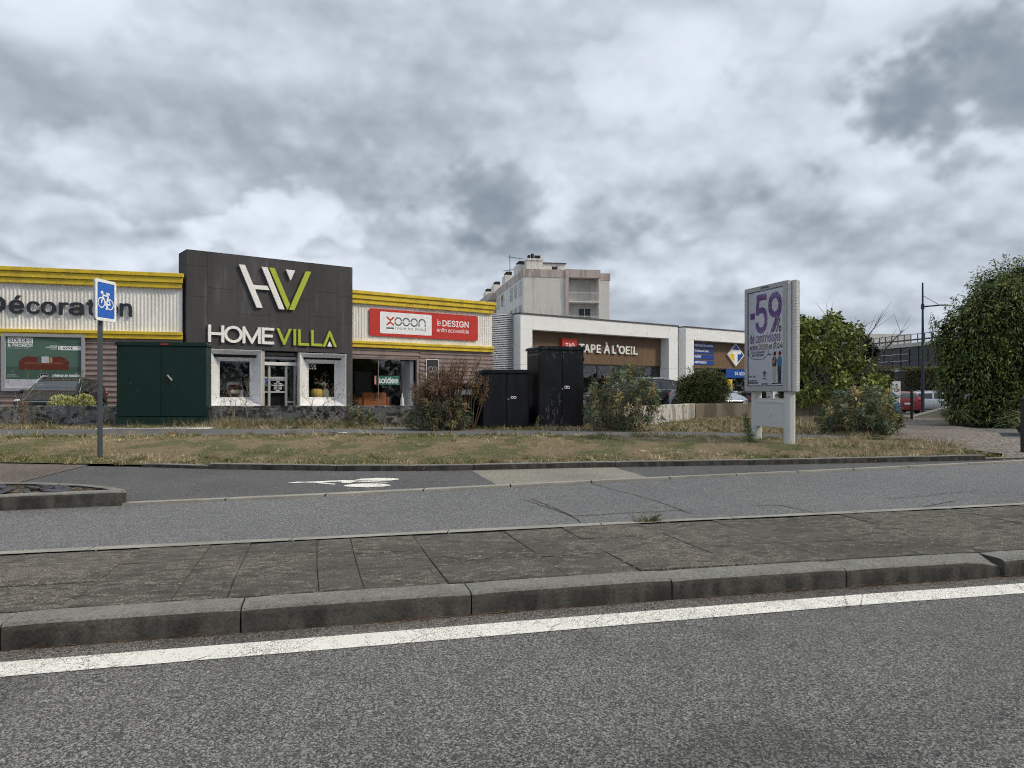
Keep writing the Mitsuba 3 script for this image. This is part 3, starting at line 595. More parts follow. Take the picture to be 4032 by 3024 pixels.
store.part('door_sticker', A.ext(Point(-4.42, 1.95).buffer(.09), .022, .003), 'sign_red', parent=door)
store.part('door_sticker', A.ext(rect(-4.34, 1.9, -4.24, 2.05), .022, .003), 'traffic_blue', parent=door)
store.part('door_sticker', A.ext(Point(-4.29, 1.78).buffer(.08), .022, .003), 'banner_green', parent=door)
# the shop interior, open behind the panes
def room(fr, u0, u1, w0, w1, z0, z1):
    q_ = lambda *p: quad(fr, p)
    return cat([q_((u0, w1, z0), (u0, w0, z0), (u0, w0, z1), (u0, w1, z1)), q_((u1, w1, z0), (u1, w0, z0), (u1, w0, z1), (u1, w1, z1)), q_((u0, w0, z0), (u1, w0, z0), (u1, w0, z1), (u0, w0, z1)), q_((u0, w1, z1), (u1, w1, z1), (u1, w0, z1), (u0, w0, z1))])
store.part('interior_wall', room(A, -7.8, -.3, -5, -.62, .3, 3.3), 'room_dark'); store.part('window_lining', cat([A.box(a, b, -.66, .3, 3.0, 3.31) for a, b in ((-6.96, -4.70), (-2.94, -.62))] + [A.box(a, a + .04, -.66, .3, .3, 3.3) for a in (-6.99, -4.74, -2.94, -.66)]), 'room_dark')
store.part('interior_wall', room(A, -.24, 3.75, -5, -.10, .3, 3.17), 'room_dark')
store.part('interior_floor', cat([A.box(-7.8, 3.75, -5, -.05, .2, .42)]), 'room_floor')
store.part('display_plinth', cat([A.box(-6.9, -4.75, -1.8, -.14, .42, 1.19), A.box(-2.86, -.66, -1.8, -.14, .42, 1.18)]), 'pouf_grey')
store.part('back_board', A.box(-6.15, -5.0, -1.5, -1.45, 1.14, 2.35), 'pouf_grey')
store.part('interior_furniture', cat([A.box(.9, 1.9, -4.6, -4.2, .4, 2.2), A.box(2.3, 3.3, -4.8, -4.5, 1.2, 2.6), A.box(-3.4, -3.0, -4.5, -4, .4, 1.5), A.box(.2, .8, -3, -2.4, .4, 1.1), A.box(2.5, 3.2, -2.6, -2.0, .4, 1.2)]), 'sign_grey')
# big shop window of the right wing
win = store.part('window', cat([A.box(3.62, 3.76, -.10, .03, .3, 3.18), A.box(-.23, 3.76, -.1, .0, 3.12, 3.18), A.box(1.42, 1.45, -.1, -.04, .3, 3.12)]), 'clad_mauve', label='big shop window right of the entrance block')
store.part('pane', quad(A, [(-.24, -.07, .3), (3.62, -.07, .3), (3.62, -.07, 3.12), (-.24, -.07, 3.12)]), 'glass_pane', parent=win)
store.part('wall_lining', A.box(3.40, 3.60, -1.2, -.3, .4, 3.12), 'vase_white', parent=win)
# things standing in the windows
def frame_obj(fr, m, u, w, z, s=1):
    v, f = vf(m); v = v * s; return fr.W((np.column_stack([v[:, 0] + u, v[:, 1] + w, v[:, 2] + z]), f[:, ::-1] if False else f))
t = Thing('sofa', 'rust orange two-seat sofa standing in the big shop window', 'sofa')
t.part('seat', A.box(.95, 2.30, -1.9, -1.1, .75, 1.02, .05), 'sofa_orange')
t.part('backrest', A.box(.95, 1.62, -1.12, -.82, .75, 1.42, .07), 'sofa_orange'); t.part('backrest', A.box(1.63, 2.30, -1.12, -.82, .75, 1.42, .07), 'sofa_orange')
t.part('base', A.box(.95, 2.30, -1.12, -.80, .5, .98, .05), 'sofa_orange')
t.part('arm', A.box(.72, .94, -1.9, -.85, .5, 1.2, .06), 'sofa_orange'); t.part('arm', A.box(2.31, 2.50, -1.9, -.85, .5, 1.2, .06), 'sofa_orange')
for u in (.8, 2.4): t.part('leg', A.box(u - .03, u + .03, -.95, -.89, .41, .5), 'black_plastic')
single('vase', 'tall slim white vase beside the orange sofa', 'vase', frame_obj(A, lathe([(0, 0), (.09, 0), (.115, .3), (.10, .62), (.045, .80), (.03, .92), (.045, .97), (0, .97)]), 2.98, -.4, .42), 'vase_white', True)
def ribs(n, r, h):
    a = np.linspace(0, 2 * pi, 73)[:-1]; out = []
    m = lathe([(0, 0), (.8, 0), (1, .25), (1.02, .5), (.97, .8), (.75, 1), (0, 1.02)], 72); v, f = m
    th = np.arctan2(v[:, 1], v[:, 0]); k = 1 - .07 * np.abs(np.cos(th * n / 2)) ** 6
    return np.column_stack([v[:, 0] * r * k, v[:, 1] * r * k, v[:, 2] * h]), f
single('pouf', 'mustard yellow ribbed pouf in the window right of the entrance', 'pouf', frame_obj(A, ribs(12, .29, .42), -1.66, -.50, 1.185), 'pouf_yellow', 35)
t = Thing('vase', 'cream vase of dry flowers in the window right of the entrance', 'vase')
t.part('body', frame_obj(A, lathe([(0, 0), (.12, 0), (.175, .1), (.18, .3), (.12, .4), (.09, .44), (0, .44)]), -1.22, -.45, 1.185), 'vase_cream', True)
st, fl = [], []
for k in range(16):
    a, l = rng.uniform(0, 6.28), rng.uniform(.15, .42); p1 = A.pt(-1.22 + math.cos(a) * l * .6 - .08, -.45 + math.sin(a) * .12, 1.61 + l)
    st.append(tube([A.pt(-1.22, -.45, 1.57), p1], .006, 4)); fl.append(ball(p1, rng.uniform(.02, .035), 1))
t.part('stems', cat(st), 'bark'); t.part('flowers', cat(fl), 'vase_cream')
single('pouf', 'dark grey upholstered pouf left of the mustard yellow one', 'pouf', A.box(-2.30, -1.97, -.9, -.5, 1.19, 1.60, .06), 'pouf_grey', 30)
t = Thing('armchair', 'cream armchair with a dark red cushion in the window left of the entrance', 'armchair')
t.part('seat', A.box(-5.75, -5.1, -1.1, -.5, 1.36, 1.56, .06), 'vase_cream'); t.part('backrest', A.box(-5.72, -5.12, -1.25, -1.08, 1.46, 1.94, .06), 'vase_cream')
t.part('cushion', A.box(-5.68, -5.16, -1.06, -.95, 1.54, 1.79, .04), 'cushion_red')
for u in (-5.7, -5.15): t.part('leg', A.box(u - .03, u + .03, -.6, -.54, 1.19, 1.36), 'bark')
single('vase', 'small white vase in the window left of the entrance', 'vase', frame_obj(A, lathe([(0, 0), (.1, 0), (.12, .08), (.06, .16), (.045, .32), (.09, .36), (0, .36)]), -5.28, -.4, 1.19), 'vase_white', True)

# signs on the store
sg = Thing('shop_sign', 'white and lime monogram of slanted bars high on the dark entrance block', 'sign')
Pg = lambda *p: Polygon(p).buffer(.012, quad_segs=2)
sg.part('white_bar', A.ext(unary_union([Pg((-5.70, 7.06), (-5.46, 7.06), (-4.69, 5.24), (-4.93, 5.24)), Pg((-5.18, 6.22), (-4.46, 6.22), (-4.38, 6.06), (-5.12, 6.06))]), .56, .08), 'white_letter')
sg.part('white_bar', A.ext(Pg((-4.70, 7.06), (-4.47, 7.06), (-3.69, 5.24), (-3.92, 5.24)), .56, .08), 'white_letter')
sg.part('lime_bar', A.ext(Pg((-4.35, 7.06), (-4.14, 7.06), (-3.43, 5.46), (-3.54, 5.24)), .56, .08), 'lime_letter')
sg.part('lime_bar', A.ext(Pg((-3.45, 5.24), (-3.22, 5.24), (-2.42, 7.06), (-2.65, 7.06)), .56, .08), 'lime_letter')
sg.part('white_triangle', A.ext(Pg((-3.59, 7.05), (-3.19, 7.05), (-3.39, 6.60)), .56, .08), 'white_letter')
sg.part('spacer', cat([A.box(u, u + .05, .49, .565, z, z + .05) for u, z in ((-5.5, 6.8), (-4.9, 5.5), (-4.4, 6.7), (-3.9, 5.6), (-4.1, 6.7), (-3.5, 5.6), (-3.3, 5.6), (-2.65, 6.8), (-3.4, 6.9))]), 'joint_dark')
sg = Thing('shop_sign', 'raised shop name in thin white and lime letters above the entrance', 'sign')
S_ = lambda pts, w=.105: stroke(pts, w)
z0, z1 = 3.62, 4.35; zm = (z0 + z1) / 2; h5 = .0525
ring = Point(0, 0).buffer(1, quad_segs=14)
from shapely import affinity
oo = affinity.translate(affinity.scale(ring, .385, .365), -5.945, zm).difference(affinity.translate(affinity.scale(ring, .28, .26), -5.945, zm))
lets = [('H', unary_union([S_([(-6.95, z0), (-6.95, z1)]), S_([(-6.40, z0), (-6.40, z1)]), S_([(-6.95, zm), (-6.40, zm)])])), ('O', oo),
    ('M', unary_union([S_([(-5.49, z0), (-5.49, z1)]), S_([(-5.49, z1 - .06), (-5.14, z0 + .06), (-4.81, z1 - .06)]), S_([(-4.81, z0), (-4.81, z1)])]).intersection(rect(-6, z0, -4, z1))),
    ('E', unary_union([S_([(-4.64, z0), (-4.64, z1)]), S_([(-4.64, z0 + h5), (-4.15, z0 + h5)]), S_([(-4.64, zm), (-4.22, zm)]), S_([(-4.64, z1 - h5), (-4.15, z1 - h5)])]))]
for n_, g_ in lets: sg.part('white_letter', A.ext(g_.buffer(.008, quad_segs=2), .545, .07), 'white_letter')
lets = [S_([(-3.98, z1 + .03), (-3.68, z0 + .06), (-3.38, z1 + .03)]).intersection(rect(-5, z0, -1, z1)), S_([(-3.18, z0), (-3.18, z1)]), unary_union([S_([(-2.96, z0), (-2.96, z1)]), S_([(-2.96, z0 + h5), (-2.50, z0 + h5)])]),
    unary_union([S_([(-2.33, z0), (-2.33, z1)]), S_([(-2.33, z0 + h5), (-1.86, z0 + h5)])]), S_([(-1.77, z0 - .03), (-1.47, z1 - .06), (-1.17, z0 - .03)]).intersection(rect(-5, z0, -1, z1))]
for g_ in lets: sg.part('lime_letter', A.ext(g_.buffer(.008, quad_segs=2), .545, .07), 'lime_letter')
sg.part('white_triangle', A.ext(Polygon([(-1.60, z0), (-1.35, z0), (-1.475, z0 + .25)]), .545, .07), 'white_letter')
sg.part('spacer', cat([A.box(u, u + .04, .49, .55, zm - .02, zm + .02) for u in (-6.97, -6.42, -6.3, -5.6, -5.51, -4.83, -4.66, -3.2, -2.98, -2.35)]), 'joint_dark')
sg = Thing('shop_sign', 'big dark letters Décoration on the white cladding of the left wing', 'sign')
u = -8.05
for ch, u0, w, zb_, h in (('D', -7.28, .78, 4.62, .70), ('é', -6.40, .54, 4.60, .74), ('c', -5.77, .46, 4.60, .52), ('o', -5.28, .55, 4.60, .53), ('r', -4.63, .34, 4.60, .52), ('a', -4.27, .55, 4.60, .53), ('t', -3.63, .33, 4.60, .66), ('i', -3.22, .15, 4.60, .72), ('o', -2.98, .52, 4.60, .53), ('n', -2.40, .46, 4.59, .56)):
    m = meshkit.text_mesh(ch, 1.0, .05, True); v, f = vf(m); v = v - v.min(0)
    v = v / v.max(0) * np.array([w, h, .05])
    if ch == 'o': v[:, 1] -= .01
    sg.part('letter', B.W((np.column_stack([v[:, 0] + u0, v[:, 2] + .075, v[:, 1] + zb_]), f[:, ::-1])), 'dark_letter')
sg = Thing('shop_sign', 'red panel with a white box and the words le DESIGN enfin accessible', 'sign')
sg.part('panel', A.ext(rect(.85, 4.28, 7.44, 5.65, .10), .07, .045), 'sign_red')
sg.part('white_box', A.ext(rect(1.43, 4.43, 4.47, 5.52, .07), .113, .006), 'sign_white')
K = lambda pts, w: LineString(pts).buffer(w / 2, quad_segs=5)
sg.part('red_mark', A.ext(unary_union([K([(1.83, 5.25), (2.01, 5.10), (2.19, 5.25)], .085), K([(1.83, 4.88), (2.01, 5.02), (2.19, 4.88)], .085)]), .117, .006), 'sign_red')
cut = unary_union([rect(2, 5.045, 4.5, 5.085)])
og = unary_union([Point(c, 5.065).buffer(.225, quad_segs=10).difference(Point(c, 5.065).buffer(.150, quad_segs=10)) for c in (2.47, 2.93, 3.40)]).difference(cut)
nn = Point(3.88, 5.065).buffer(.225).difference(Point(3.88, 5.065).buffer(.15)).intersection(rect(3.6, 5.065, 4.2, 5.4)).union(rect(3.655, 4.86, 3.73, 5.04)).union(rect(4.03, 5.0, 4.105, 5.04)).union(Point(4.07, 4.80).buffer(.03)).union(rect(4.035, 4.87, 4.10, 4.98))
sg.part('grey_letters', A.ext(unary_union([og, nn, K([(1.82, 4.705), (2.19, 4.705)], .085)]), .117, .006), 'sign_grey')
sg.part('tagline', A.text('room for living', 2.30, 4.66, 1.80, .10, .117, .006, False), 'sign_grey')
sg.part('slogan', cat([A.text('le', 4.80, 4.98, .22, .26, .113, .006, False), A.text('DESIGN', 5.13, 4.98, 1.71, .31, .113, .006, True)]), 'sign_white')
sg.part('slogan', A.text('enfin accessible', 4.79, 4.66, 2.06, .155, .113, .006, False), 'sign_white')
sg = Thing('shop_sign', 'dark rounded plaque with a pale trim on mauve cladding beside the big window', 'sign')
sg.part('trim', A.ext(rect(4.15, 1.92, 4.92, 3.20, .06), .05, .03), 'white_frame'); sg.part('panel', A.ext(rect(4.19, 1.96, 4.88, 3.16, .05), .081, .01), 'plaque_dark')
sg.part('emblem', A.ext(unary_union([Point(c, 2.66).buffer(.15).difference(Point(c, 2.66).buffer(.12)) for c in (4.41, 4.66)]), .092, .004), 'alu')
sg = Thing('sale_banner', 'green banner reading soldes with a red end strip inside the big window', 'banner')
sg.part('sheet', A.box(1.34, 2.66, -.13, -.12, 1.82, 2.28), 'banner_green'); sg.part('red_strip', A.box(1.23, 1.338, -.13, -.12, 1.82, 2.28), 'banner_red')
sg.part('lettering', A.text('soldes', 1.42, 1.91, 1.17, .215, -.119, .003, True), 'sign_white')
ts = vf(meshkit.text_mesh('& PROMOS', 1, .003, True)); vv = ts[0]; vv = (vv - vv.min(0)) / (vv.max(0) - vv.min(0))
sg.part('lettering', A.W((np.column_stack([1.315 - vv[:, 1] * .06, vv[:, 2] * .003 - .119, 1.86 + vv[:, 0] * .38]), ts[1][:, ::-1])), 'sign_white')
sg = Thing('window_lettering', 'small white lettering at the top of the slant-framed window right of the entrance', 'lettering')
sg.part('line', A.text("L'OU", -2.23, 2.64, .36, .13, -.085, .003, False), 'sign_white'); sg.part('line', A.text('CASTELLANE', -2.23, 2.55, .38, .05, -.085, .003, False), 'sign_white')

# wall poster on the left wing
pb = Thing('wall_poster', 'large framed sofa advertisement SOLDES & PROMOS on the mauve wall behind the parked car', 'billboard')
pb.part('frame', B.ext(rect(-6.64, 1.50, -3.68, 3.80, .05).difference(rect(-6.52, 1.62, -3.80, 3.69)), .06, .12), 'poster_frame')
pb.part('white_border', B.box(-6.52, -3.80, .06, .085, 1.62, 3.69), 'poster_white')
pb.part('picture', B.box(-6.50, -3.82, .086, .09, 1.98, 3.68), 'poster_green')
fold = [Polygon([(-4.9, 3.66), (-3.83, 3.25), (-3.83, 3.0), (-4.2, 3.3)]), Polygon([(-5.4, 3.66), (-4.4, 3.5), (-3.83, 3.48), (-3.83, 3.42), (-4.5, 3.42)]), Polygon([(-6.48, 2.5), (-5.6, 2.42), (-3.84, 2.5), (-3.84, 2.3), (-5, 2.0), (-6.48, 2.0)])]
pb.part('backdrop_fold', B.ext(unary_union(fold), .0905, .002), 'poster_green_dark')
sf = unary_union([rect(-6.05, 2.36, -4.27, 2.60, .05), rect(-6.05, 2.36, -5.86, 2.74, .06), rect(-4.46, 2.36, -4.27, 2.74, .06)])
bk = unary_union([rect(-5.84, 2.58, -4.48, 2.89, .06), Polygon([(-5.98, 2.80), (-5.72, 2.92), (-5.6, 2.62), (-5.86, 2.62)]), Polygon([(-4.36, 2.82), (-4.62, 2.92), (-4.74, 2.62), (-4.45, 2.62)])])
pb.part('sofa_picture', B.ext(bk, .093, .002), 'sofa_brown'); pb.part('sofa_picture', B.ext(sf, .0955, .002), 'sofa_brown')
pb.part('sofa_picture', B.ext(unary_union([rect(-5.84 + k * .34, 2.585, -5.52 + k * .34, 2.68, .03) for k in range(4)]), .098, .002), 'sofa_brown_light')
pb.part('cushion_picture', B.ext(rect(-5.25, 2.64, -4.98, 2.90, .03), .1005, .002), 'poster_white'); pb.part('cushion_picture', B.ext(rect(-5.40, 2.66, -5.27, 2.88, .02), .1005, .002), 'poster_green_dark'); pb.part('cushion_picture', B.ext(rect(-4.96, 2.66, -4.86, 2.87, .02), .1005, .002), 'skin_print')
pb.part('title_box', B.box(-6.43, -5.55, .0925, .0945, 3.42, 3.645), 'sign_white'); pb.part('title', B.text('SOLDES', -6.39, 3.46, .80, .15, .0955, .002), 'poster_ink')
pb.part('title', B.text('& PROMOS', -6.43, 3.28, .87, .115, .0925, .002), 'sign_white'); pb.part('small_print', B.text('DU 25 JUIN AU 22 JUILLET', -6.43, 3.205, .8, .045, .0925, .002, False), 'poster_white')
pb.part('price_box', B.box(-4.66, -3.83, .0925, .0945, 3.17, 3.335), 'sign_white'); pb.part('price', B.text('1 499€', -4.63, 3.195, .52, .115, .0955, .002), 'poster_ink'); pb.part('old_price', B.text('1 699€', -4.07, 3.26, .21, .045, .0955, .002, False), 'sign_grey')
pb.part('small_print', cat([B.text('CANAPÉ', -4.95, 3.31, .25, .045, .0925, .002), B.text('CARTHAGÈNE', -5.10, 3.25, .40, .045, .0925, .002), B.text('3 PLACES', -4.96, 3.185, .26, .04, .0925, .002, False)]), 'sign_white')
el = affinity.translate(affinity.scale(ring, .19, .125), -5.17, 2.10)
pb.part('badge', B.ext(el, .0925, .002), 'alu'); pb.part('badge', B.ext(affinity.scale(el, .92, .9), .095, .002), 'navy_print'); pb.part('badge_lettering', B.text('H&H', -5.29, 2.05, .25, .10, .0975, .002), 'sign_white')
pb.part('tagline', B.text('créateur de meubles', -4.87, 2.08, 1.02, .085, .0925, .002), 'sign_white'); pb.part('small_print', cat([B.text('meubles & décoration', -6.45, 2.14, .3, .03, .0925, .002, False), B.text('offre valable en magasin selon stock', -6.45, 2.08, .42, .03, .0925, .002, False)]), 'poster_white')

# ------------------------------------------------------------------ clothes shop and office-supply shop (right)
def white_shop(name, label, u0, u1, seams, jamb_r, z_soffit, z_wood, ztop, core_z0=-.6):
    t = Thing(name, label, 'shop building')
    t.part('core', cat([A.box(u0 + .05, u1 - .05, -12, -3.2, core_z0, ztop - .06), A.box(u0 + .05, u1 - .05, -3.2, -.45, z_wood, ztop - .06), A.box(u0 + .05, u0 + .85, -3.2, .25, core_z0, ztop - .06), A.box(u1 - jamb_r + .05, u1 - .05, -3.2, .25, core_z0, ztop - .06), A.box(u0 + .05, u1 - .05, -.5, .25, z_soffit + .05, ztop - .06)]), 'joint_dark')
    t.part('roof_edge', A.box(u0 - .04, u1 + .04, -12, .36, ztop - .05, ztop + .03), 'roof_dark')
    g_ = .006
    ed = [u0] + seams + [u1]
    for k in range(len(ed) - 1):
        t.part('white_panel', A.box(ed[k] + g_, ed[k + 1] - g_, .26, .3, z_soffit, ztop - .055), 'white_panel')
        t.part('soffit_panel', A.box(max(ed[k], u0 + .89) + g_, min(ed[k + 1], u1 - jamb_r) - g_, -.44, .3, z_soffit - .03, z_soffit - .002), 'white_panel') if ed[k + 1] > u0 + 1 and ed[k] < u1 - jamb_r - .1 else None
    for a, b in ((u0, u0 + .89), (u1 - jamb_r, u1)):
        for z0_, z1_ in ((core_z0, 1.1), (1.1, 3.05), (3.05, z_soffit)):
            t.part('white_panel', A.box(a + g_, b - g_, .26, .3, z0_ + g_, z1_ - g_), 'white_panel')
    for uu in (u0 - .002, u1 + .002, u0 + .89, u1 - jamb_r):
        for z0_, z1_ in ((core_z0, 3.05), (3.05, z_soffit - .035 if uu not in (u0 - .002, u1 + .002) else ztop - .055)):
            t.part('side_panel', A.box(uu - .012, uu + .012, -.8, .255, z0_ + g_, z1_ - g_), 'white_panel')
    k0, k1 = u0 + .91, u1 - jamb_r - .02; n_ = int(round((k1 - k0) / 1.25))
    for k in range(n_):
        a, b = k0 + (k1 - k0) * k / n_, k0 + (k1 - k0) * (k + 1) / n_
        t.part('wood_panel', A.box(a + .004, b - .004, -.44, -.4, z_wood, z_soffit - .035), 'wood_panel')
    # glazing under the wood
    win = t.part('window', cat([A.box(k0, k1, -.5, -.42, z_wood - .10, z_wood - .005)] + [A.box(a - .03, a + .03, -.55, -.47, core_z0, z_wood - .1) for a in np.linspace(k0 + .05, k1 - .05, 9)]), 'black_plastic')
    ps = np.linspace(k0 + .05, k1 - .05, 9)
    for k in range(8): t.part('pane', quad(A, [(ps[k] + .03, -.51, core_z0), (ps[k + 1] - .03, -.51, core_z0), (ps[k + 1] - .03, -.51, z_wood - .1), (ps[k] + .03, -.51, z_wood - .1)]), 'glass_pane', parent=win)
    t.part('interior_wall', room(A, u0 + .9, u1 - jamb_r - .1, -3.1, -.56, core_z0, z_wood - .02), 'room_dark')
    return t
shop2 = white_shop('clothes_shop', 'low shop with white panel frame and brown wood fascia behind the tall black cabinet', 10.30, 24.12, [11.17, 13.19, 17.07, 21.01, 23.2], .93, 5.12, 3.22, 6.0)
shop3 = white_shop('stationery_shop', 'low white framed shop with wood fascia and blue strips left of the advertising panel', 24.96, 37.0, [25.92, 28.85, 32.0, 35.5], 1.5, 5.13, 3.18, 6.0)
for key, u0, u1 in (('louvred_wall', 8.58, 10.26), ('louvred_wall', 24.16, 24.92), ('louvred_wall', 37.05, 39.2)):
    t = Thing('louvred_wall', {8.58: 'bright ribbed metal wall joining furniture store and clothes shop', 24.16: 'narrow ribbed metal infill between the two white framed shops', 37.05: 'ribbed metal wall at the far right end of the white shops'}[u0], 'wall')
    t.part('backing', A.box(u0, u1, -10, -.36, -.6, 5.95), 'joint_dark')
    for z in np.arange(.2, 5.9, .105):
        sec = [(-.355, z), (-.30, z + .012), (-.30, z + .062), (-.355, z + .074)]
        v = np.array([(u, w, zz) for u in (u0, u1) for w, zz in sec]); f = []
        for a in range(3): f += [[a, a + 1, 4 + a + 1], [a, 4 + a + 1, 4 + a]]
        t.part('slat', A.W((v, np.array(f))), 'louvre_metal')
sg = Thing('shop_sign', 'raised white shop name letters on wood fascia beside the tall black cabinet', 'sign')
for ch, u0, w in (('T', 15.42, .46), ('A', 15.86, .50), ('P', 16.46, .38), ('E', 16.95, .36), ('À', 17.60, .52), ('L', 18.36, .36), ('´', 18.76, .16), ('O', 18.95, .56), ('E', 19.60, .36), ('I', 20.08, .12), ('L', 20.34, .40)):
    m = vf(meshkit.text_mesh({'´': "'"}.get(ch, ch), 1.0, .09, True)); v = m[0] - m[0].min(0); v = v / v.max(0)
    h, zb_ = (.53, 3.93) if ch not in 'À´' else ((.72, 3.93) if ch == 'À' else (.16, 4.36))
    sg.part('letter', A.W((np.column_stack([v[:, 0] * w + u0, v[:, 2] * .10 - .37, v[:, 1] * h + zb_]), m[1][:, ::-1])), 'white_letter')
sg = Thing('shop_sign', 'small red box sign with white letters, half hidden by the tall black cabinet', 'sign')
sg.part('box', A.box(13.95, 15.18, -.40, -.2, 3.75, 4.75, .02), 'sign_red'); sg.part('lettering', A.text('TAO', 14.22, 4.12, .72, .33, -.198, .01), 'sign_white')
for z, tx, w in ((4.64, 'imprimantes & consommables', 2.1), (4.24, 'fournitures de bureau', 1.6), (3.83, 'mobilier', .75), (3.42, 'atelier impression', 1.35)):
    sg = Thing('shop_sign', f'blue strip reading {tx} on the wood fascia', 'sign', 'blue strips with white lettering')
    sg.part('strip', A.box(26.5, 28.98, -.40, -.36, z, z + .31), 'shop_blue'); sg.part('lettering', A.text(tx, 26.75, z + .10, w, .13, -.358, .005), 'sign_white')
sg = Thing('shop_sign', 'diamond emblem in blue, yellow and white on the wood fascia', 'sign')
dm = Polygon([(30.58, 4.24), (31.50, 5.02), (32.42, 4.24), (31.50, 3.46)]); tt = unary_union([rect(30.98, 4.30, 32.10, 4.62), rect(31.30, 3.4, 31.68, 4.62)]).intersection(dm)
sg.part('body', A.ext(dm.buffer(.07, join_style='mitre'), -.38, .12), 'sign_white'); sg.part('blue_field', A.ext(dm.difference(rect(30, 3, 31.50, 4.62)).union(dm.intersection(rect(30, 4.62, 33, 6))), -.259, .006), 'shop_blue')
sg.part('yellow_field', A.ext(dm.intersection(rect(30, 3, 31.5, 4.30)), -.259, .005), 'shop_yellow'); sg.part('white_letter', A.ext(tt, -.252, .008), 'sign_white')
sg = Thing('shop_sign', 'blue banner reading 24 h/24 above the shop entrance', 'sign')
sg.part('panel', A.box(30.38, 36.0, -.40, -.33, 2.5, 3.16), 'shop_blue'); sg.part('lettering', A.text('24 h/24 sur', 31.45, 2.72, 2.0, .24, -.328, .005), 'sign_white')
single('window_poster', 'yellow printed panel in the shop window beside the round bush', 'poster', A.box(30.55, 31.3, -.46, -.44, .4, 2.4), 'shop_yellow')
# ------------------------------------------------------------------ apartment block far behind
C = Frame(1.42, 90.0, 11.0)
ap = Thing('apartment_building', 'four-storey pale rendered apartment block with pink parapet behind the low shops', 'apartment building')
H0_, PT, PB = -1.0, 16.4, 15.45
ap.part('wall', cat([C.box(0, 5.25, -21, 0, H0_, PB), C.box(9.72, 10.9, -21, 0, H0_, PB), C.box(5.25, 9.72, -21, -1.3, H0_, PB)]), 'render_white')
ap.part('parapet', cat([C.box(-.05, 5.2, -21, .06, PB, PT), C.box(9.66, 11.0, -21, .04, PB - .2, PT - .25)]), 'render_pink', label='pink weathered parapet')
ap.part('parapet', C.box(5.22, 9.68, -21, .22, PB + .05, PT + .1), 'render_pink', label='pink weathered parapet')
ap.part('pier', C.box(5.22, 5.62, -1.3, .2, H0_, PB + .04), 'render_pink')
ap.part('pier', C.box(9.5, 9.70, -1.3, .12, H0_, PB + .04), 'render_white')
for zf in (12.62, 9.72, 6.82, 3.92):
    b = ap.part('balcony', C.box(5.64, 9.48, -1.3, .16, zf - .18, zf), 'render_white')
    ap.part('railing', cat([C.box(5.66, 9.48, .06, .10, zf + 1.02, zf + 1.08), C.box(5.66, 9.48, .06, .10, zf + .10, zf + .14)] + [C.box(u, u + .025, .068, .092, zf + .12, zf + 1.03) for u in np.arange(5.7, 9.45, .14)]), 'rail_white', parent=b)
    if zf > 12:
        ap.part('shutter', cat([C.box(7.2, 8.05, -1.3, -1.24, zf, zf + 2.35), C.box(8.07, 8.92, -1.3, -1.24, zf, zf + 2.35)]), 'shutter_grey', label='closed weathered shutter on the top balcony')
    else:
        w = ap.part('window', cat([C.box(7.2, 7.28, -1.3, -1.2, zf, zf + 2.2), C.box(8.84, 8.92, -1.3, -1.2, zf, zf + 2.2), C.box(8.02, 8.10, -1.3, -1.2, zf, zf + 2.2), C.box(7.2, 8.92, -1.3, -1.2, zf + 2.12, zf + 2.2)]), 'white_frame')
        ap.part('pane', C.box(7.28, 8.84, -1.3, -1.26, zf, zf + 2.12), 'pane_dark', parent=w)
Sd = Frame(1.42, 90.0, 101.0)      # the long flank, u runs away from the street, w = to the left
flank = [(1.0, 2.9), (4.1, 5.7), (6.95, 8.7), (13.6, 15.3), (16.8, 18.6)]
for zf in (12.62, 9.72, 6.82, 3.92):
    for k, (a, b_) in enumerate(flank):
        z0_, z1_ = (zf + .85, zf + 2.45)
        w = ap.part('window', cat([Sd.box(a, b_, -.06, 0, z0_ - .08, z0_), Sd.box(a, a + .08, -.05, 0, z0_, z1_), Sd.box(b_ - .08, b_, -.05, 0, z0_, z1_), Sd.box(a, b_, -.05, 0, z1_ - .08, z1_)]), 'shutter_grey')
        ap.part('pane', Sd.box(a + .08, b_ - .08, -.03, -.004, z0_, z1_ - .08), 'shutter_grey' if (k + int(zf)) % 4 == 0 else 'pane_dark', parent=w)
ap.part('annex', Sd.box(19.7, 34, -.9, 9, H0_, 15.4), 'render_pink'); ap.part('annex', Sd.box(19.5, 34.2, -1.1, 9, 15.0, 16.0), 'render_pink')
ch = ap.part('chimney', C.box(.95, 3.0, -4.0, -2.6, 16.4, 18.2), 'render_white')
ap.part('chimney_cap', C.box(.88, 3.08, -4.1, -2.5, 17.95, 18.15), 'render_white', parent=ch)
for u in (1.2, 1.65, 2.1, 2.5): ap.part('chimney_pot', C.box(u, u + .3, -3.5, -3.0, 18.2, 18.65 if u != 1.65 else 18.85), 'chimney_dark', parent=ch)
ph = ap.part('roof_house', C.box(3.0, 6.0, -6.5, -3.0, 16.4, 17.65), 'render_white'); ap.part('roof_slab', C.box(2.9, 6.15, -6.6, -2.85, 17.65, 17.78), 'roof_dark', parent=ph)
ap.part('window', C.box(4.3, 5.0, -3.02, -2.98, 16.6, 17.3), 'pane_dark', parent=ph)
for u in (4.0, 12.6, 22, 30):
    c = ap.part('chimney', Sd.box(u, u + 2.4, .05, 1.3, 15.4, 17.6), 'render_white'); ap.part('chimney_pot', Sd.box(u + .3, u + 2.1, .3, 1.05, 17.6, 18.1), 'chimney_dark', parent=c)
q_ = Sd.pt(13.6, .9, 0)
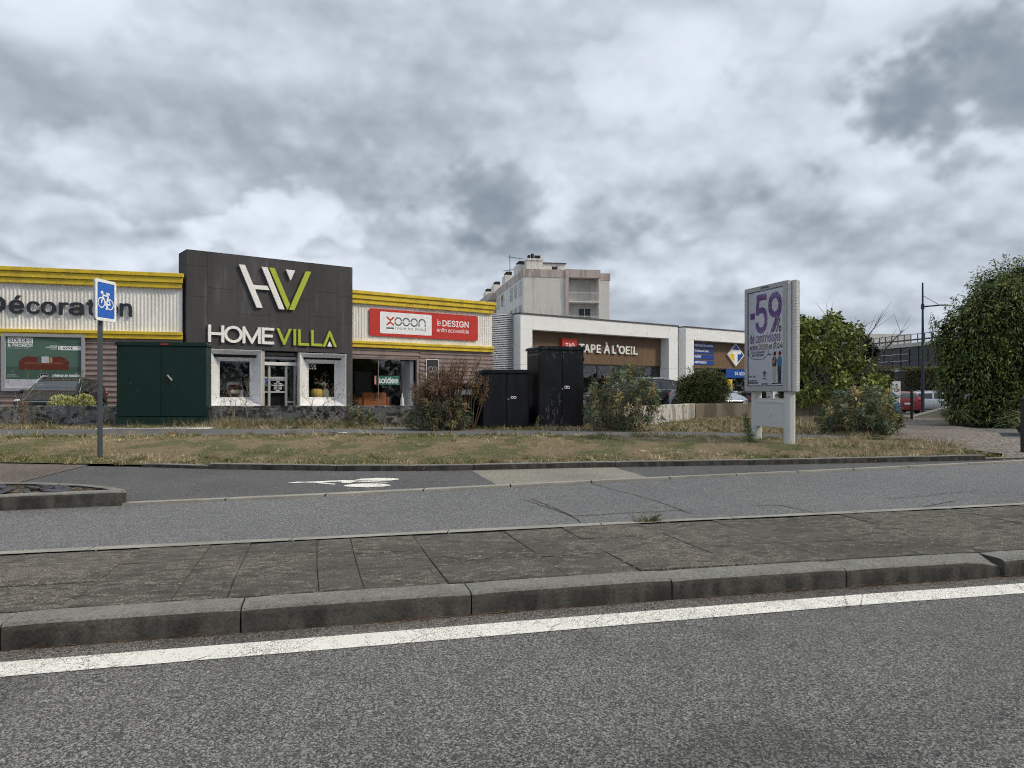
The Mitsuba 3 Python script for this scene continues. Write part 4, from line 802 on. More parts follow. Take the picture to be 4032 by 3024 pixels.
ap.part('aerial', cat([tube([q_ + [0, 0, 16.5], q_ + [0, 0, 20.6]], .05, 5), tube([q_ + [-.2, 0, 20.3], q_ + [1.9, 0, 20.0]], .04, 4), tube([q_ + [-.9, 0, 18.3], q_ + [.9, 0, 18.6]], .04, 4)] + [tube([q_ + [x, -.4, 20.2 - x * .1], q_ + [x, .4, 20.2 - x * .1]], .03, 4) for x in (.3, .8, 1.3)]), 'rail_blue')
# ------------------------------------------------------------------ office building at the far right
O = Frame(50.0, 118.0, -81.7)
of = Thing('office_building', 'distant grey office building with roof railing and strip windows behind the clipped hedge', 'office building')
of.part('floor_slab', O.box(-3, 32, -12, .5, 7.35, 7.85), 'office_concrete'); of.part('floor_slab', O.box(-3, 32, -12, .6, 4.1, 4.6), 'office_concrete')
of.part('wall', O.box(-3, 32, -12, -.3, 0, 4.1), 'office_grey')
of.part('core', O.box(-3, 32, -12, -3, 4.6, 7.35), 'office_grey')
of.part('block', O.box(-9, 4.0, -12, -3, 6, 10.4), 'office_concrete', label='pale windowless block on the office roof')
for k, u in enumerate(np.arange(-3, 32, 1.75)):
    of.part('mullion', O.box(u, u + .14, -.1, .12, 4.6, 7.35), 'office_grey')
    if k % 5 in (1, 3): of.part('blind', O.box(u + .2, u + 1.1, -.5, -.42, 4.8, 7.2), 'shutter_grey')
    of.part('pane', O.box(u + .14, u + 1.75, -.02, .02, 4.6, 7.35), 'pane_dark')
for z in (5.5, 6.4): of.part('sun_louvre', O.box(14, 20, .2, .34, z, z + .07), 'alu')
of.part('railing', cat([O.box(-3, 32, .2, .26, 8.95, 9.02), O.box(-3, 32, .2, .28, 8.15, 8.35)] + [O.box(u, u + .09, .18, .28, 7.85, 9.0) for u in np.arange(-3, 32, 1.3)]), 'rail_blue')
# ------------------------------------------------------------------ low walls
def wall_run(p0, p1, zt, thick, bs=.015):
    (x0, y0), (x1, y1) = p0, p1; L = math.hypot(x1 - x0, y1 - y0); a = math.atan2(y1 - y0, x1 - x0)
    m = bx(0, L, 0, thick, -.2, zt, bs)
    return move(m, (x0, y0, 0), a)
single('low_wall', 'long low wall of blackened peeling render in front of the furniture store', 'wall', cat([wall_run((-34, 20.75), (-17, 20.75), 1.085, .22), wall_run((-17, 20.75), (3.4, 20.85), 1.085, .22)]), 'wall_old')
single('low_wall', 'short whitewashed low wall running back beside the large spurge bush', 'wall', wall_run((3.15, 20.6), (6.48, 26.2), 1.06, .2), 'wall_white')
single('low_wall', 'brown stained concrete low wall below the round bush', 'wall', wall_run((6.50, 26.2), (12.6, 27.9), 1.05, .2), 'wall_brown')
g_ = Polygon([(0, -.2), (0, .02), (1.5, .40), (2.2, .43), (6, .43), (6, -.2)])
v, f = poly(g_, .35); m = (np.column_stack([v[:, 0], v[:, 2], v[:, 1]]), f[:, ::-1])
single('ramp_wall', 'low concrete wall with a sloping end beside the gravel path', 'wall', move(m, (14.9, 27.6, .50), .08), 'channel_concrete')
# ------------------------------------------------------------------ street cabinets
def cabinet(name, label, x0, x1, y, depth, z0, z1, split, paint, plinth, lid, yaw=0):
    t = Thing(name, label, 'street cabinet'); W_ = x1 - x0
    L = lambda m: move(m, (x0, y, 0), yaw)
    t.part('body', L(bx(0, W_, .02, depth, z0 + plinth, z1 - lid, .01)), paint)
    t.part('plinth', L(bx(-.02 if plinth > .2 else 0, W_ + (.02 if plinth > .2 else 0), -.005, depth + .01, z0 - .1, z0 + plinth - .006, .012)), paint)
    for a, b in ((.015, split - .006), (split + .006, W_ - .02)):
        t.part('door', L(bx(a, b, -.008, .02, z0 + plinth + .012, z1 - lid - .012, .006)), paint)
    g_ = Polygon([(-.035, 0), (W_ + .035, 0), (W_ + .035, lid * .55), (W_ - .02, lid), (.02, lid), (-.035, lid * .55)])
    v, f = poly(g_, depth + .07)
    t.part('lid', L((np.column_stack([v[:, 0], v[:, 2] - .04, v[:, 1] + z1 - lid]), f[:, ::-1])), paint)
    for zz in (z0 + plinth + .25, z1 - lid - .3):
        for xx in (.012, W_ - .012): t.part('hinge', L(tube([(xx, -.012, zz), (xx, -.012, zz + .10)], .012, 6)), paint)
    return t, L
gc, L = cabinet('green_cabinet', 'large dark green two-door street cabinet left of the store entrance', -10.70, -8.415, 20.0, .72, .52, 2.84, 1.12, 'green_paint', .28, .10, .2)
gc.part('handle', L(cat([tube([(1.30, -.05, 1.93), (1.42, -.06, 1.79)], [.018, .024], 8), tube([(1.30, 0, 1.93), (1.30, -.05, 1.93)], .02, 8)])), 'alu')
gc.part('handle_plate', L(bx(1.24, 1.31, -.016, -.009, 1.75, 1.99, .003)), 'black_plastic'); gc.part('label', L(bx(1.12, 1.32, -.052, -.043, 2.765, 2.80)), 'label_red')
def rings(x, z, r=.033):
    return cat([vf(trimesh.creation.torus(r, .009, major_sections=16, minor_sections=6).apply_transform(trimesh.transformations.rotation_matrix(pi / 2, [1, 0, 0])).apply_translation((x + d, -.016, z))) for d in (-.037, .037)])
c1, L = cabinet('black_cabinet', 'shorter scratched black two-door street cabinet', -.78, .50, 19.4, 1.0, .50, 2.07, .66, 'black_paint', .06, .09, .25)
c1.part('emblem', L(rings(.84, 1.33)), 'sign_white'); c1.part('lock', L(ball((.70, -.01, 1.28), (.022, .02, .022), 1)), 'alu')
c2, L = cabinet('black_cabinet', 'tall scratched black two-door street cabinet', .71, 1.99, 19.6, 1.05, .50, 2.70, .66, 'black_paint', .06, .09, .28)
c2.part('emblem', L(rings(.79, 1.60)), 'sign_white'); c2.part('lock', L(ball((.66, -.01, 1.55), (.022, .02, .022), 1)), 'alu')
c3 = Thing('black_cabinet', 'small black cabinet with white stickers behind the dried bush', 'street cabinet')
c3.part('body', bx(-1.62, -1.03, 20.0, 20.5, .45, 1.63, .01), 'black_paint'); c3.part('lid', bx(-1.66, -.99, 19.96, 20.54, 1.632, 1.70, .015), 'black_paint'); c3.part('door', bx(-1.59, -1.06, 19.985, 20.0, .62, 1.60, .004), 'black_paint')
for a, b in ((-1.56, -1.42), (-1.41, -1.22), (-1.21, -1.08)): c3.part('sticker', bx(a, b, 19.98, 19.984, 1.40, 1.54), 'sign_white')
pad = Struct('pad', 'pale concrete base in front of the green cabinet')
pad.part('slab', bx(-10.95, -8.02, 19.38, 20.9, .40, .522, .01), 'concrete_pad'); pad.part('grate', bx(-10.55, -8.55, 19.44, 19.70, .515, .526), 'grate_dark')
# ------------------------------------------------------------------ bicycle lane sign
sx, sy = -7.02, 12.6; gz = float(G(sx, sy))
sgn = Thing('bicycle_sign', 'square blue sign with a white bicycle on a grey post in the verge', 'road sign')
FS = Frame(sx + .03, sy - .02, 84.5)
sgn.part('post', tube([(sx, sy, gz - .1), (sx, sy, 3.30)], .047, 4), 'pole_grey')
sgn.part('post_foot', bx(sx - .07, sx + .07, sy - .07, sy + .07, gz - .05, gz + .035, .01), 'pole_grey')
zz0, zz1 = 2.69, 3.385
sgn.part('panel', FS.ext(rect(-.275, zz0, .275, zz1, .05), .05, .028), 'sign_back')
sgn.part('rim', FS.ext(rect(-.275, zz0, .275, zz1, .05).difference(rect(-.225, zz0 + .05, .225, zz1 - .05, .02)), .078, .012), 'sign_white')
sgn.part('face', FS.ext(rect(-.226, zz0 + .049, .226, zz1 - .049, .02), .078, .004), 'traffic_blue')
cx_, cz_ = 0, 3.04
w1, w2 = Point(-.115, cz_ - .045), Point(.115, cz_ - .06)
ln = lambda pts, w=.013: LineString(pts).buffer(w, quad_segs=3)
bk = unary_union([w1.buffer(.092).difference(w1.buffer(.074)), w2.buffer(.092).difference(w2.buffer(.074)), ln([(-.115, cz_ - .045), (-.07, cz_ + .085), (-.085, cz_ + .14), (-.115, cz_ + .135), (-.12, cz_ + .11)]), ln([(-.07, cz_ + .085), (.055, cz_ + .075), (.015, cz_ - .07), (-.075, cz_ + .06)]), ln([(.055, cz_ + .075), (.115, cz_ - .06), (.015, cz_ - .07)]), ln([(.055, cz_ + .075), (.06, cz_ + .115)]), ln([(.02, cz_ + .12), (.095, cz_ + .115)], .016), Point(.015, cz_ - .07).buffer(.03), ln([(.015, cz_ - .07), (.03, cz_ - .14)]), ln([(.005, cz_ - .145), (.04, cz_ - .14)])])
sgn.part('bicycle', FS.ext(bk, .0825, .003), 'sign_white')
for z in (2.85, 3.22): sgn.part('bracket', FS.box(-.06, .06, -.06, .05, z - .02, z + .02), 'sign_back')
# ------------------------------------------------------------------ advertising panel
D = Frame(5.306, 14.25, -74.3); gz = float(G(5.2, 14.8))
ad = Thing('advertising_panel', 'grey two-legged advertising panel with a lilac figure −59 % poster', 'advertising panel')
def slab_legs():
    leg = lambda u: LineString([(u, -.12), (u, -.17)]).buffer(.085, quad_segs=8)
    out = []
    for u in (-1.22, -.13):
        v, f = poly(leg(u), 1.49 - gz + .12); out.append(D.W((np.column_stack([v[:, 0], v[:, 1], v[:, 2] + gz - .1]), f[:, ::-1])))
    return out
for m in slab_legs(): ad.part('leg', m, 'street_light_grey', 35)
g_ = rect(-1.16, gz + .36, -.2, 1.30).buffer(.08).buffer(-.08)
ad.part('cross_panel', D.ext(g_, -.205, .13), 'street_light_grey'); ad.part('cross_roll', tube([D.pt(-1.15, -.14, 1.285), D.pt(-.2, -.14, 1.285)], .074, 14), 'street_light_grey', 40)
ad.part('emblem_disc', D.ext(Point(-.72, gz + .62).buffer(.085), -.075, .012), 'street_light_grey')
ad.part('foundation', D.box(-1.5, .15, -.5, .3, gz - .15, gz + .045, .01), 'concrete_pad')
ad.part('case', cat([D.box(-1.41, -.001, -.10, 0, 1.49, 3.645, .012), D.box(-1.41, -.001, -.285, -.20, 1.49, 3.645, .012), D.box(-1.38, -.06, -.2, -.1, 1.5, 3.62)]), 'street_grey')
ad.part('front_frame', D.ext(rect(-1.40, 1.50, -.012, 3.635, .02).difference(rect(-1.30, 1.60, -.115, 3.545)), .001, .022), 'street_grey')
ad.part('gasket', D.ext(rect(-1.302, 1.598, -.113, 3.547).difference(rect(-1.285, 1.615, -.13, 3.53)), .001, .010), 'black_plastic')
ad.part('groove', D.box(-.05, .002, -.2, -.1, 1.5, 3.63), 'joint_dark'); ad.part('column', tube([D.pt(.03, -.15, 1.495), D.pt(.03, -.15, 3.64)], .056, 18), 'street_light_grey', 40)
studs = []
for s_ in range(-3, 4):
    for z in np.arange(.55, 3.35, .055):
        a = s_ * .42; r = .058 if z > 1.5 else .086; c = D.pt(.03, -.15, z) if z > 1.5 else D.pt(-.13, -.145, z)
        studs.append(ball(c + r * (D.pt(math.cos(a), -math.sin(a), 0) - D.pt(0, 0, 0)), (.009, .009, .009), 0))
ad.part('studs', cat(studs), 'street_light_grey', kind='stuff')
ad.part('corner_strip', D.box(0, .012, -.085, -.012, 1.5, 3.64), 'street_light_grey'); ad.part('corner_strip', D.box(0, .012, -.272, -.215, 1.5, 3.64), 'street_light_grey')
ad.part('maker_lettering', D.text('JCDecaux', -.84, 3.572, .28, .045, .024, .002), 'joint_dark')
P_ = .003
ad.part('poster', D.box(-1.286, -.129, .001, P_, 1.614, 3.531), 'poster_white')
ad.part('minus', D.box(-1.22, -1.06, P_ + .0005, P_ + .002, 2.98, 3.11), 'poster_violet')
for ch_, u0, u1 in (('5', -1.03, -.62), ('9', -.60, -.155)):
    m = vf(meshkit.text_mesh(ch_, 1, .002, True)); v = m[0] - m[0].min(0); v = v / v.max(0)
    ad.part('numeral', D.W((np.column_stack([v[:, 0] * (u1 - u0) + u0, v[:, 2] * .002 + P_, v[:, 1] * .80 + 2.67]), m[1][:, ::-1])), 'poster_violet')
ad.part('numeral', D.text('%', -.37, 2.67, .19, .19, P_ + .003, .002), 'poster_navy')
ad.part('lettering', D.text('de', -1.23, 2.49, .15, .135, P_, .002), 'poster_purple'); ad.part('lettering', D.text('cambriolages', -1.03, 2.49, .83, .135, P_, .002), 'poster_purple'); ad.part('lettering', D.text('entre 2020 et 2024', -1.235, 2.345, 1.09, .105, P_, .002), 'poster_navy')
ad.part('speech_text', cat([D.text("-32% sur l'ensemble", -1.22, 2.275, .5, .045, P_, .002), D.text('de la métropole', -1.15, 2.21, .4, .045, P_, .002)]), 'poster_navy')
ad.part('speech_bubble', D.ext(LineString([(-1.27, 2.36), (-1.275, 2.26), (-1.20, 2.19), (-1.07, 2.15), (-.86, 2.14), (-.70, 2.18), (-.62, 2.235), (-.50, 2.225), (-.61, 2.255), (-.60, 2.33)]).buffer(.006), P_, .002), 'poster_navy')
def person(u, h, top, legs, hair, skirt):
    z = 1.64; q_ = []
    q_.append(('shoes', unary_union([rect(u - .09, z, u + .02, z + .022, .01), rect(u - .01, z + .004, u + .09, z + .024, .01)]), 'hair_print'))
    q_.append(('trousers', unary_union([Polygon([(u - .05, z + .02), (u, z + .02), (u + .01, z + .36), (u - .065, z + .36)]), Polygon([(u + .0, z + .02), (u + .045, z + .02), (u + .06, z + .36), (u - .02, z + .36)])]), legs))
    if skirt: q_.append(('skirt', Polygon([(u - .07, z + .26), (u + .06, z + .26), (u + .055, z + .38), (u - .05, z + .38)]), 'vest_print'))
    q_.append(('top', Polygon([(u - .07, z + .35), (u + .06, z + .35), (u + .075, z + .45), (u + .055, z + .54), (u - .04, z + .54), (u - .07, z + .45)]), top))
    q_.append(('arm', LineString([(u + .02, z + .51), (u - .015, z + .42), (u - .075, z + .47)]).buffer(.017), 'skin_print' if not skirt else top))
    q_.append(('head', Point(u - .005, z + .59).buffer(.042), 'skin_print')); q_.append(('hair', Point(u + .012, z + .605).buffer(.042).difference(rect(u - .06, z + .5, u - .018, z + .65)), hair))
    for k_, (n_, g2, m_) in enumerate(q_): ad.part('printed_' + n_, D.ext(g2, P_ + .0005 * k_, .001), m_)
person(-.40, .65, 'vest_print', 'trouser_print', 'hair_print', False); person(-.235, .65, 'shirt_print', 'navy_print', 'cushion_red', True)
ad.part('crest', D.ext(Point(-.725, 1.85).buffer(.062).difference(Point(-.725, 1.85).buffer(.052)).union(Point(-.725, 1.862).buffer(.033)).union(rect(-.731, 1.805, -.719, 1.85)), P_, .002), 'poster_ink')
ad.part('lettering', D.text('ORVAULT', -.79, 1.735, .13, .03, P_, .002), 'poster_ink'); ad.part('lettering', cat([D.text('2020-2025', -1.275, 1.78, .25, .035, P_, .002), D.text('5 années de', -1.275, 1.70, .28, .038, P_, .002), D.text('changements', -1.275, 1.65, .33, .038, P_, .002)]), 'poster_navy')
ad.part('icons', D.ext(unary_union([Point(-.80 + k * .055, 1.645).buffer(.018) for k in range(4)]), P_, .002), 'poster_ink')
ad.part('glass', quad(D, [(-1.30, .016, 1.6), (-.115, .016, 1.6), (-.115, .016, 3.545), (-1.30, .016, 3.545)]), 'acrylic_pane')
# ------------------------------------------------------------------ lamp post, bollards, totem
lx, ly = 25.55, 46.0
lp = Thing('street_lamp', 'tall dark blue street lamp with one arm over the car park', 'street lamp')
lp.part('pole', tube([(lx, ly, -.2), (lx, ly, 4), (lx, ly, 8.25)], [.11, .085, .045], 10), 'lamp_post_blue', 40)
lp.part('arm', tube([(lx, ly, 6.75), (lx + .98, ly - .15, 6.83)], .045, 8), 'lamp_post_blue'); lp.part('stay', tube([(lx, ly, 7.45), (lx + .92, ly - .14, 6.87)], .02, 6), 'lamp_post_blue')
lp.part('collar', tube([(lx, ly, 6.6), (lx, ly, 6.9)], .10, 10), 'lamp_post_blue')
v, f = ball((0, 0, 0), (.42, .15, .11), 2); v[:, 2] = np.maximum(v[:, 2], -.05) + v[:, 0] * -.04
lp.part('lamp_head', move((v, f), (lx + 1.28, ly - .2, 6.83), -.15), 'lamp_head', True)
def bollard(x, y, h, label):
    z = float(G(x, y)); t = Thing('bollard', label, 'bollard')
    t.part('post', tube([(x, y, z - .05), (x, y, z + h * .93)], .047, 12), 'bollard_dark', 40); t.part('cap', cat([tube([(x, y, z + h * .93), (x, y, z + h * .95)], .035, 12), ball((x, y, z + h * .965), (.05, .05, .035), 1)]), 'bollard_dark', 40)
bollard(14.0, 25.9, 1.03, 'slim dark bollard in the middle of the gravel path'); bollard(9.42, 13.62, 1.02, 'slim dark bollard at the right end of the verge')
TT = Frame(14.45, 28.1, 10.0); tz = float(G(14.5, 28))
tm_ = Thing('totem_sign', 'small white and blue totem sign beside the gravel path', 'sign')
tm_.part('body', TT.box(0, .36, -.12, 0, tz, 1.86, .01), 'totem_white')
tm_.part('blue_field', TT.ext(Polygon([(.01, tz + .02), (.35, tz + .02), (.35, 1.30), (.22, 1.33), (.01, 1.46)]), .001, .004), 'totem_blue')
tm_.part('white_box', TT.box(.05, .33, .006, .010, 1.05, 1.29), 'totem_white'); tm_.part('lettering', TT.text('TOP', .06, 1.47, .25, .13, .002, .004), 'poster_navy')
tm_.part('small_lettering', cat([TT.text(s_, .08, z, .2, .035, .011, .002) for s_, z in (('PARKING', 1.24), ('RÉSERVÉ', 1.19), ('À LA', 1.14), ('CLIENTÈLE', 1.08))]), 'poster_navy')
tm_.part('emblem', TT.ext(Polygon([(.12, 1.72), (.24, 1.72), (.18, 1.79)]).union(Polygon([(.19, 1.70), (.25, 1.70), (.19, 1.60)])), .002, .004), 'shop_blue'); tm_.part('emblem', TT.ext(Polygon([(.11, 1.70), (.17, 1.70), (.17, 1.62)]), .002, .004), 'shop_yellow')
# ------------------------------------------------------------------ cars
def car(name, label, pos, heading, paint, L=4.5, Wd=1.8, Ht=1.48, kind='estate', rails=None, plate=True):
    """heading: the direction, in degrees, that the front points to. s runs from the nose (0) to the tail (L)."""
    t = Thing(name, label, 'car')
    if kind == 'estate': P = [(0, .50), (.03, .66), (.18, .76), (.7, .90), (1.15, .99), (1.55, 1.20), (2.1, Ht - .04), (2.7, Ht), (L - .9, Ht - .05), (L - .35, Ht - .14), (L - .12, 1.05), (L - .03, .85), (L, .5)]
    elif kind == 'suv': P = [(0, .6), (.03, .82), (.15, .95), (.7, 1.08), (1.2, 1.14), (1.65, 1.40), (2.1, Ht - .04), (2.8, Ht), (L - .8, Ht - .06), (L - .35, Ht - .16), (L - .10, 1.15), (L - .02, .95), (L, .55)]
    else: P = [(0, .48), (.03, .64), (.15, .74), (.6, .88), (.98, .98), (1.4, 1.22), (1.85, Ht - .04), (2.4, Ht), (L - .75, Ht - .08), (L - .38, 1.22), (L - .12, .98), (L - .02, .85), (L, .5)]
    from scipy.interpolate import PchipInterpolator
    P = np.array(P) * [1, 1]; top = PchipInterpolator(P[:, 0], P[:, 1]); up_ = .12 if kind == 'suv' else 0
    belt = lambda s: .90 + up_ + .05 * s / L
    hw = lambda s: Wd / 2 * np.interp(s, [0, .12, .45, 1.0, L - 1.0, L - .25, L], [.72, .86, .965, 1.0, 1.0, .955, .84])
    low = lambda s: .20 + up_ + .04 * np.exp(-s * 2) + .06 * np.exp(-(L - s) * 2)
    def section(s):
        w, zt, zl = hw(s), float(top(s)), low(s); zb = min(belt(s), zt - .05); gh = max(zt - zb, .05)
        wr = w - .05 - .30 * max(0, gh - .05); wt = wr - .10
        return [(0, zl), (w - .14, zl), (w - .04, zl + .07), (w - .005, zl + .25), (w, .55 * zb + .45 * zl), (w - .012, zb - .07), (w - .05, zb), (wr + .01, zt - .085 if gh > .1 else zt - .035), (wr - .035, zt - .03), (wt, zt - .012), (wt * .5, zt - .002), (0, zt)]
    ss = np.unique(np.concatenate([[0, .015, .03, .06, .1, .18, .3, .45], np.linspace(.6, L - .6, 30), L - np.array([.45, .3, .2, .12, .06, .03, .012, 0])]))
    V, F = [], []; m = 12; N = 2 * m - 2
    for s in ss:
        sec = section(s); ring_ = sec + [(-y, z) for y, z in sec[-2:0:-1]]
        V += [(s, y, z) for y, z in ring_]
    for a in range(len(ss) - 1):
        for k in range(N):
            n_ = (k + 1) % N; F += [[a * N + k, a * N + n_, (a + 1) * N + n_], [a * N + k, (a + 1) * N + n_, (a + 1) * N + k]]
    for a, sg_ in ((0, 1), (len(ss) - 1, -1)):
        c_ = len(V); V.append((ss[a], 0, .45)); F += [[c_, a * N + (k + 1) % N, a * N + k][::sg_] for k in range(N)]
    body = trimesh.Trimesh(np.array(V), np.array(F)); body.fix_normals()
    wx = (.86, L - .92 if L > 4.2 else L - .78); R = .33 if kind != 'suv' else .37
    try:
        mm = m3.Manifold(m3.Mesh(np.asarray(body.vertices, np.float32), np.asarray(body.faces, np.uint32)))
        for x in wx:
            for sd in (-1, 1):
                cyl = m3.Manifold.cylinder(.34, R + .06, R + .06, 28).rotate([90, 0, 0]).translate([x, Wd / 2 + .06 if sd > 0 else .34 - Wd / 2 - .06, R])
                mm = mm - cyl
        o = mm.to_mesh(); bm = (o.vert_properties[:, :3], o.tri_verts)
        if len(bm[1]) < 50: raise ValueError
    except Exception: bm = vf(body)
    h = math.radians(heading); z0_ = float(G(pos[0], pos[1]))
    def PL(mm_):      # nose points along 'heading'
        v, f = vf(mm_); X = L / 2 - v[:, 0]; Y = -v[:, 1]; c, q = math.cos(h), math.sin(h)
        return np.column_stack([X * c - Y * q + pos[0], X * q + Y * c + pos[1], v[:, 2] + z0_]), f
    t.part('body', PL(bm), paint, 40)
    t.part('underside', PL(bx(.5, L - .5, -Wd / 2 + .25, Wd / 2 - .25, .16, .45)), 'black_plastic')
    def side_patch(poly2, off=.006, sd=1):
        tri = trimesh.creation.extrude_polygon(poly2.segmentize(.08), .01, engine='earcut'); v, f = vf(tri); keep = (v[f][:, :, 2] < 1e-6).all(1)
        v, f = trimesh.remesh.subdivide_to_size(v, f[keep], max_edge=.15)
        out = []
        for s, z, _ in v:
            sec = section(s); y = np.interp(z, [p[1] for p in sec[4:9]], [p[0] for p in sec[4:9]]); out.append((s, sd * (y + off), z))
        return np.array(out), f
    zb0, zb1 = belt(1.5) + .035, belt(L - 1) + .045; te = 1.62 if kind != 'hatch' else 1.45
    tail_s = L - .62 if kind != 'hatch' else L - .85
    roofz = lambda s: float(top(s)) - .10
    bp = te + .95
    w1_ = Polygon([(te - .30, zb0), (te + .05, roofz(te + .05) - .10), (te + .42, roofz(te + .45)), (bp - .05, roofz(bp)), (bp - .05, zb0 + .01)]); w2_ = Polygon([(bp + .05, zb0 + .01), (bp + .05, roofz(bp + .05)), (bp + .92, roofz(bp + .92)), (bp + 1.0, zb1)]); w3_ = Polygon([(bp + 1.08, zb1), (bp + 1.0, roofz(bp + 1.0) - .01), (tail_s - .12, roofz(tail_s - .1) - .04), (tail_s + .05, zb1 + .06)])
    for sd in (-1, 1):
        for wn in (w1_, w2_, w3_):
            if wn.is_valid and wn.area > .03: t.part('side_window', PL(side_patch(wn.buffer(-.02).buffer(.02), .007, sd)), 'car_glass')
        xs = np.linspace(te + .1, tail_s, 12)
        if rails: t.part('roof_rail', PL(tube([(x, sd * (section(x)[8][0] - .02), float(top(x)) + .035 - .06 * (i_ in (0, 11))) for i_, x in enumerate(xs)], .02, 6)), rails)
        if rails == 'chrome': t.part('window_trim', PL(tube([(x, sd * (np.interp(z, [p[1] for p in section(x)[4:9]], [p[0] for p in section(x)[4:9]]) + .012), z) for x, z in [(te - .3, zb0 - .01), (bp, zb0), (tail_s, zb1 + .03), (tail_s - .14, roofz(tail_s - .1)), (bp, roofz(bp) + .02), (te + .42, roofz(te + .45) + .02), (te - .3, zb0)]], .013, 5)), 'chrome')
        hp = side_patch(rect(2.5, .8 + up_, 2.7, .83 + up_, .01), .02, sd); t.part('door_handle', PL(hp), paint)
        mir = ball((te - .12, sd * (hw(te) + .09), belt(te) + .07), (.09, .13, .075), 2); t.part('mirror', PL(mir), paint, True)
        for s_ in (bp, bp + 1.04):
            t.part('door_seam', PL(side_patch(rect(s_ - .004, low(s_) + .2, s_ + .004, belt(s_)), .003, sd)), 'black_plastic')
    def top_patch(s0, s1, k0, k1, off=.008):
        S = np.linspace(s0, s1, 14); out = []
        for s in S:
            sec = section(s); wmax = np.interp(s, [s0, s1], [k0, k1])
            for y in np.linspace(-1, 1, 11):
                yy = y * wmax * sec[8][0]; z = np.interp(abs(yy), [sec[11][0], sec[10][0], sec[9][0], sec[8][0]], [sec[11][1], sec[10][1], sec[9][1], sec[8][1]])
                ds = .05; gr = (float(top(min(L, s + ds))) - float(top(max(0, s - ds)))) / (2 * ds); n_ = math.hypot(1, gr)
                out.append((s - gr / n_ * off, yy, z + off / n_))
        f = [[i_ * 11 + k, (i_ + 1) * 11 + k, (i_ + 1) * 11 + k + 1] for i_ in range(13) for k in range(10)] + [[i_ * 11 + k, (i_ + 1) * 11 + k + 1, i_ * 11 + k + 1] for i_ in range(13) for k in range(10)]
        return np.array(out), np.array(f)
    c0 = {'estate': 1.18, 'suv': 1.24, 'hatch': 1.0}[kind]; r0 = {'estate': 2.0, 'suv': 2.02, 'hatch': 1.76}[kind]
    t.part('windscreen', PL(top_patch(c0, r0, .93, .90)), 'car_glass', True)
    t.part('rear_window', PL(top_patch(L - .36 if kind != 'hatch' else L - .70, L - .14, .85, .88)), 'car_glass', True)
    for x in wx:
        for sd in (-1, 1):
            prof = np.array([(R * .62, -.1), (R * .93, -.105), (R, -.07), (R, .07), (R * .93, .105), (R * .62, .1), (R * .62, -.1)])
            v, f = lathe(prof, 28); v = np.column_stack([v[:, 0], v[:, 2], v[:, 1]]) + [x, sd * (Wd / 2 - .12), R]
            w_ = t.part('wheel', PL((v, f[:, ::-1])), 'tyre', 40)
            sp = [bx(-.035, .035, -.03, .03, 0, R * .62)] ; rim_ = []
            for k in range(5):
                v, f = sp[0]; a = k * 2 * pi / 5; rim_.append((np.column_stack([v[:, 0] * math.cos(a) + v[:, 2] * math.sin(a), v[:, 1], -v[:, 0] * math.sin(a) + v[:, 2] * math.cos(a)]), f))
            v, f = lathe([(R * .55, -.06), (R * .64, -.07), (R * .64, .07), (R * .55, .06)], 24); rim_.append((np.column_stack([v[:, 0], v[:, 2], v[:, 1]]), f[:, ::-1]))
            v, f = cat(rim_); t.part('rim', PL((v + [x, sd * (Wd / 2 - .05), R], f)), 'rim', 40, parent=w_)
    for sd in (-1, 1):
        hl = ball((.20, sd * (hw(.15) - .16), .67 + up_ * 1.2), (.17, .16, .065), 2); t.part('headlight', PL(hl), 'lamp_clear', True)
        tl = ball((L - .09, sd * (hw(L - .1) - .10), .90 + up_ * 1.3), (.10, .15, .11 if kind != 'suv' else .16), 2); t.part('tail_light', PL(tl), 'lamp_red', True)
    t.part('grille', PL(bx(-.012, .05, -.42, .42, .50 + up_, .62 + up_, .01)), 'black_plastic'); t.part('grille_trim', PL(cat([tube([(-.012, -.46, .635 + up_), (-.012, .46, .635 + up_)], .012, 6), tube([(-.012, -.46, .635 + up_), (-.012, -.38, .485 + up_), (-.012, .38, .485 + up_), (-.012, .46, .635 + up_)], .011, 6)])), 'chrome')
    if plate:
        for x0_, x1_ in ((-.02, -.012), (L + .0, L + .012)): t.part('number_plate', PL(bx(x0_, x1_, -.26, .26, .36 + up_ if x0_ < 0 else .62, .47 + up_ if x0_ < 0 else .73)), 'plate_white')
    return t, PL
c_, PL = car('parked_car', 'black estate car parked behind the low wall under the sofa poster', (-16.5, 27.2), 282, 'car_black', 4.6, 1.82, 1.49, 'estate', 'chrome')
lion = unary_union([ln([(-.05, 0), (.03, .05), (.05, .11)], .012), ln([(.03, .05), (-.03, .08)], .01), ln([(-.02, .02), (-.04, -.05)], .01), ln([(.02, .04), (.04, -.04)], .01)])
v, f = poly(lion, .02); c_.part('emblem', PL((np.column_stack([-.02 + v[:, 2] * 0 + .10 - v[:, 1] * .3 - v[:, 2], v[:, 0], v[:, 1] * .8 + .75]), f)), 'chrome')
car('parked_car', 'pale car almost hidden behind the green cabinet', (-12.45, 27.2), 280, 'car_pale', 4.3, 1.78, 1.46, 'hatch')
car('parked_car', 'dark blue SUV with chrome window trim between spurge bush and round bush', (5.9, 36.0), 186, 'car_navy', 4.9, 1.95, 1.66, 'suv', 'chrome')
car('parked_car', 'silver car with only its bonnet showing right of the round bush', (8.75, 33.2), 288, 'car_silver', 4.2, 1.76, 1.42, 'hatch')
car('parked_car', 'white car behind the totem sign at the left end of the car row', (23.9, 50.6), 75, 'car_pale', 4.2, 1.78, 1.50, 'hatch')
car('parked_car', 'red hatchback showing its tail beside the path bollard', (26.4, 50.6), 80, 'car_red', 4.2, 1.80, 1.48, 'hatch')
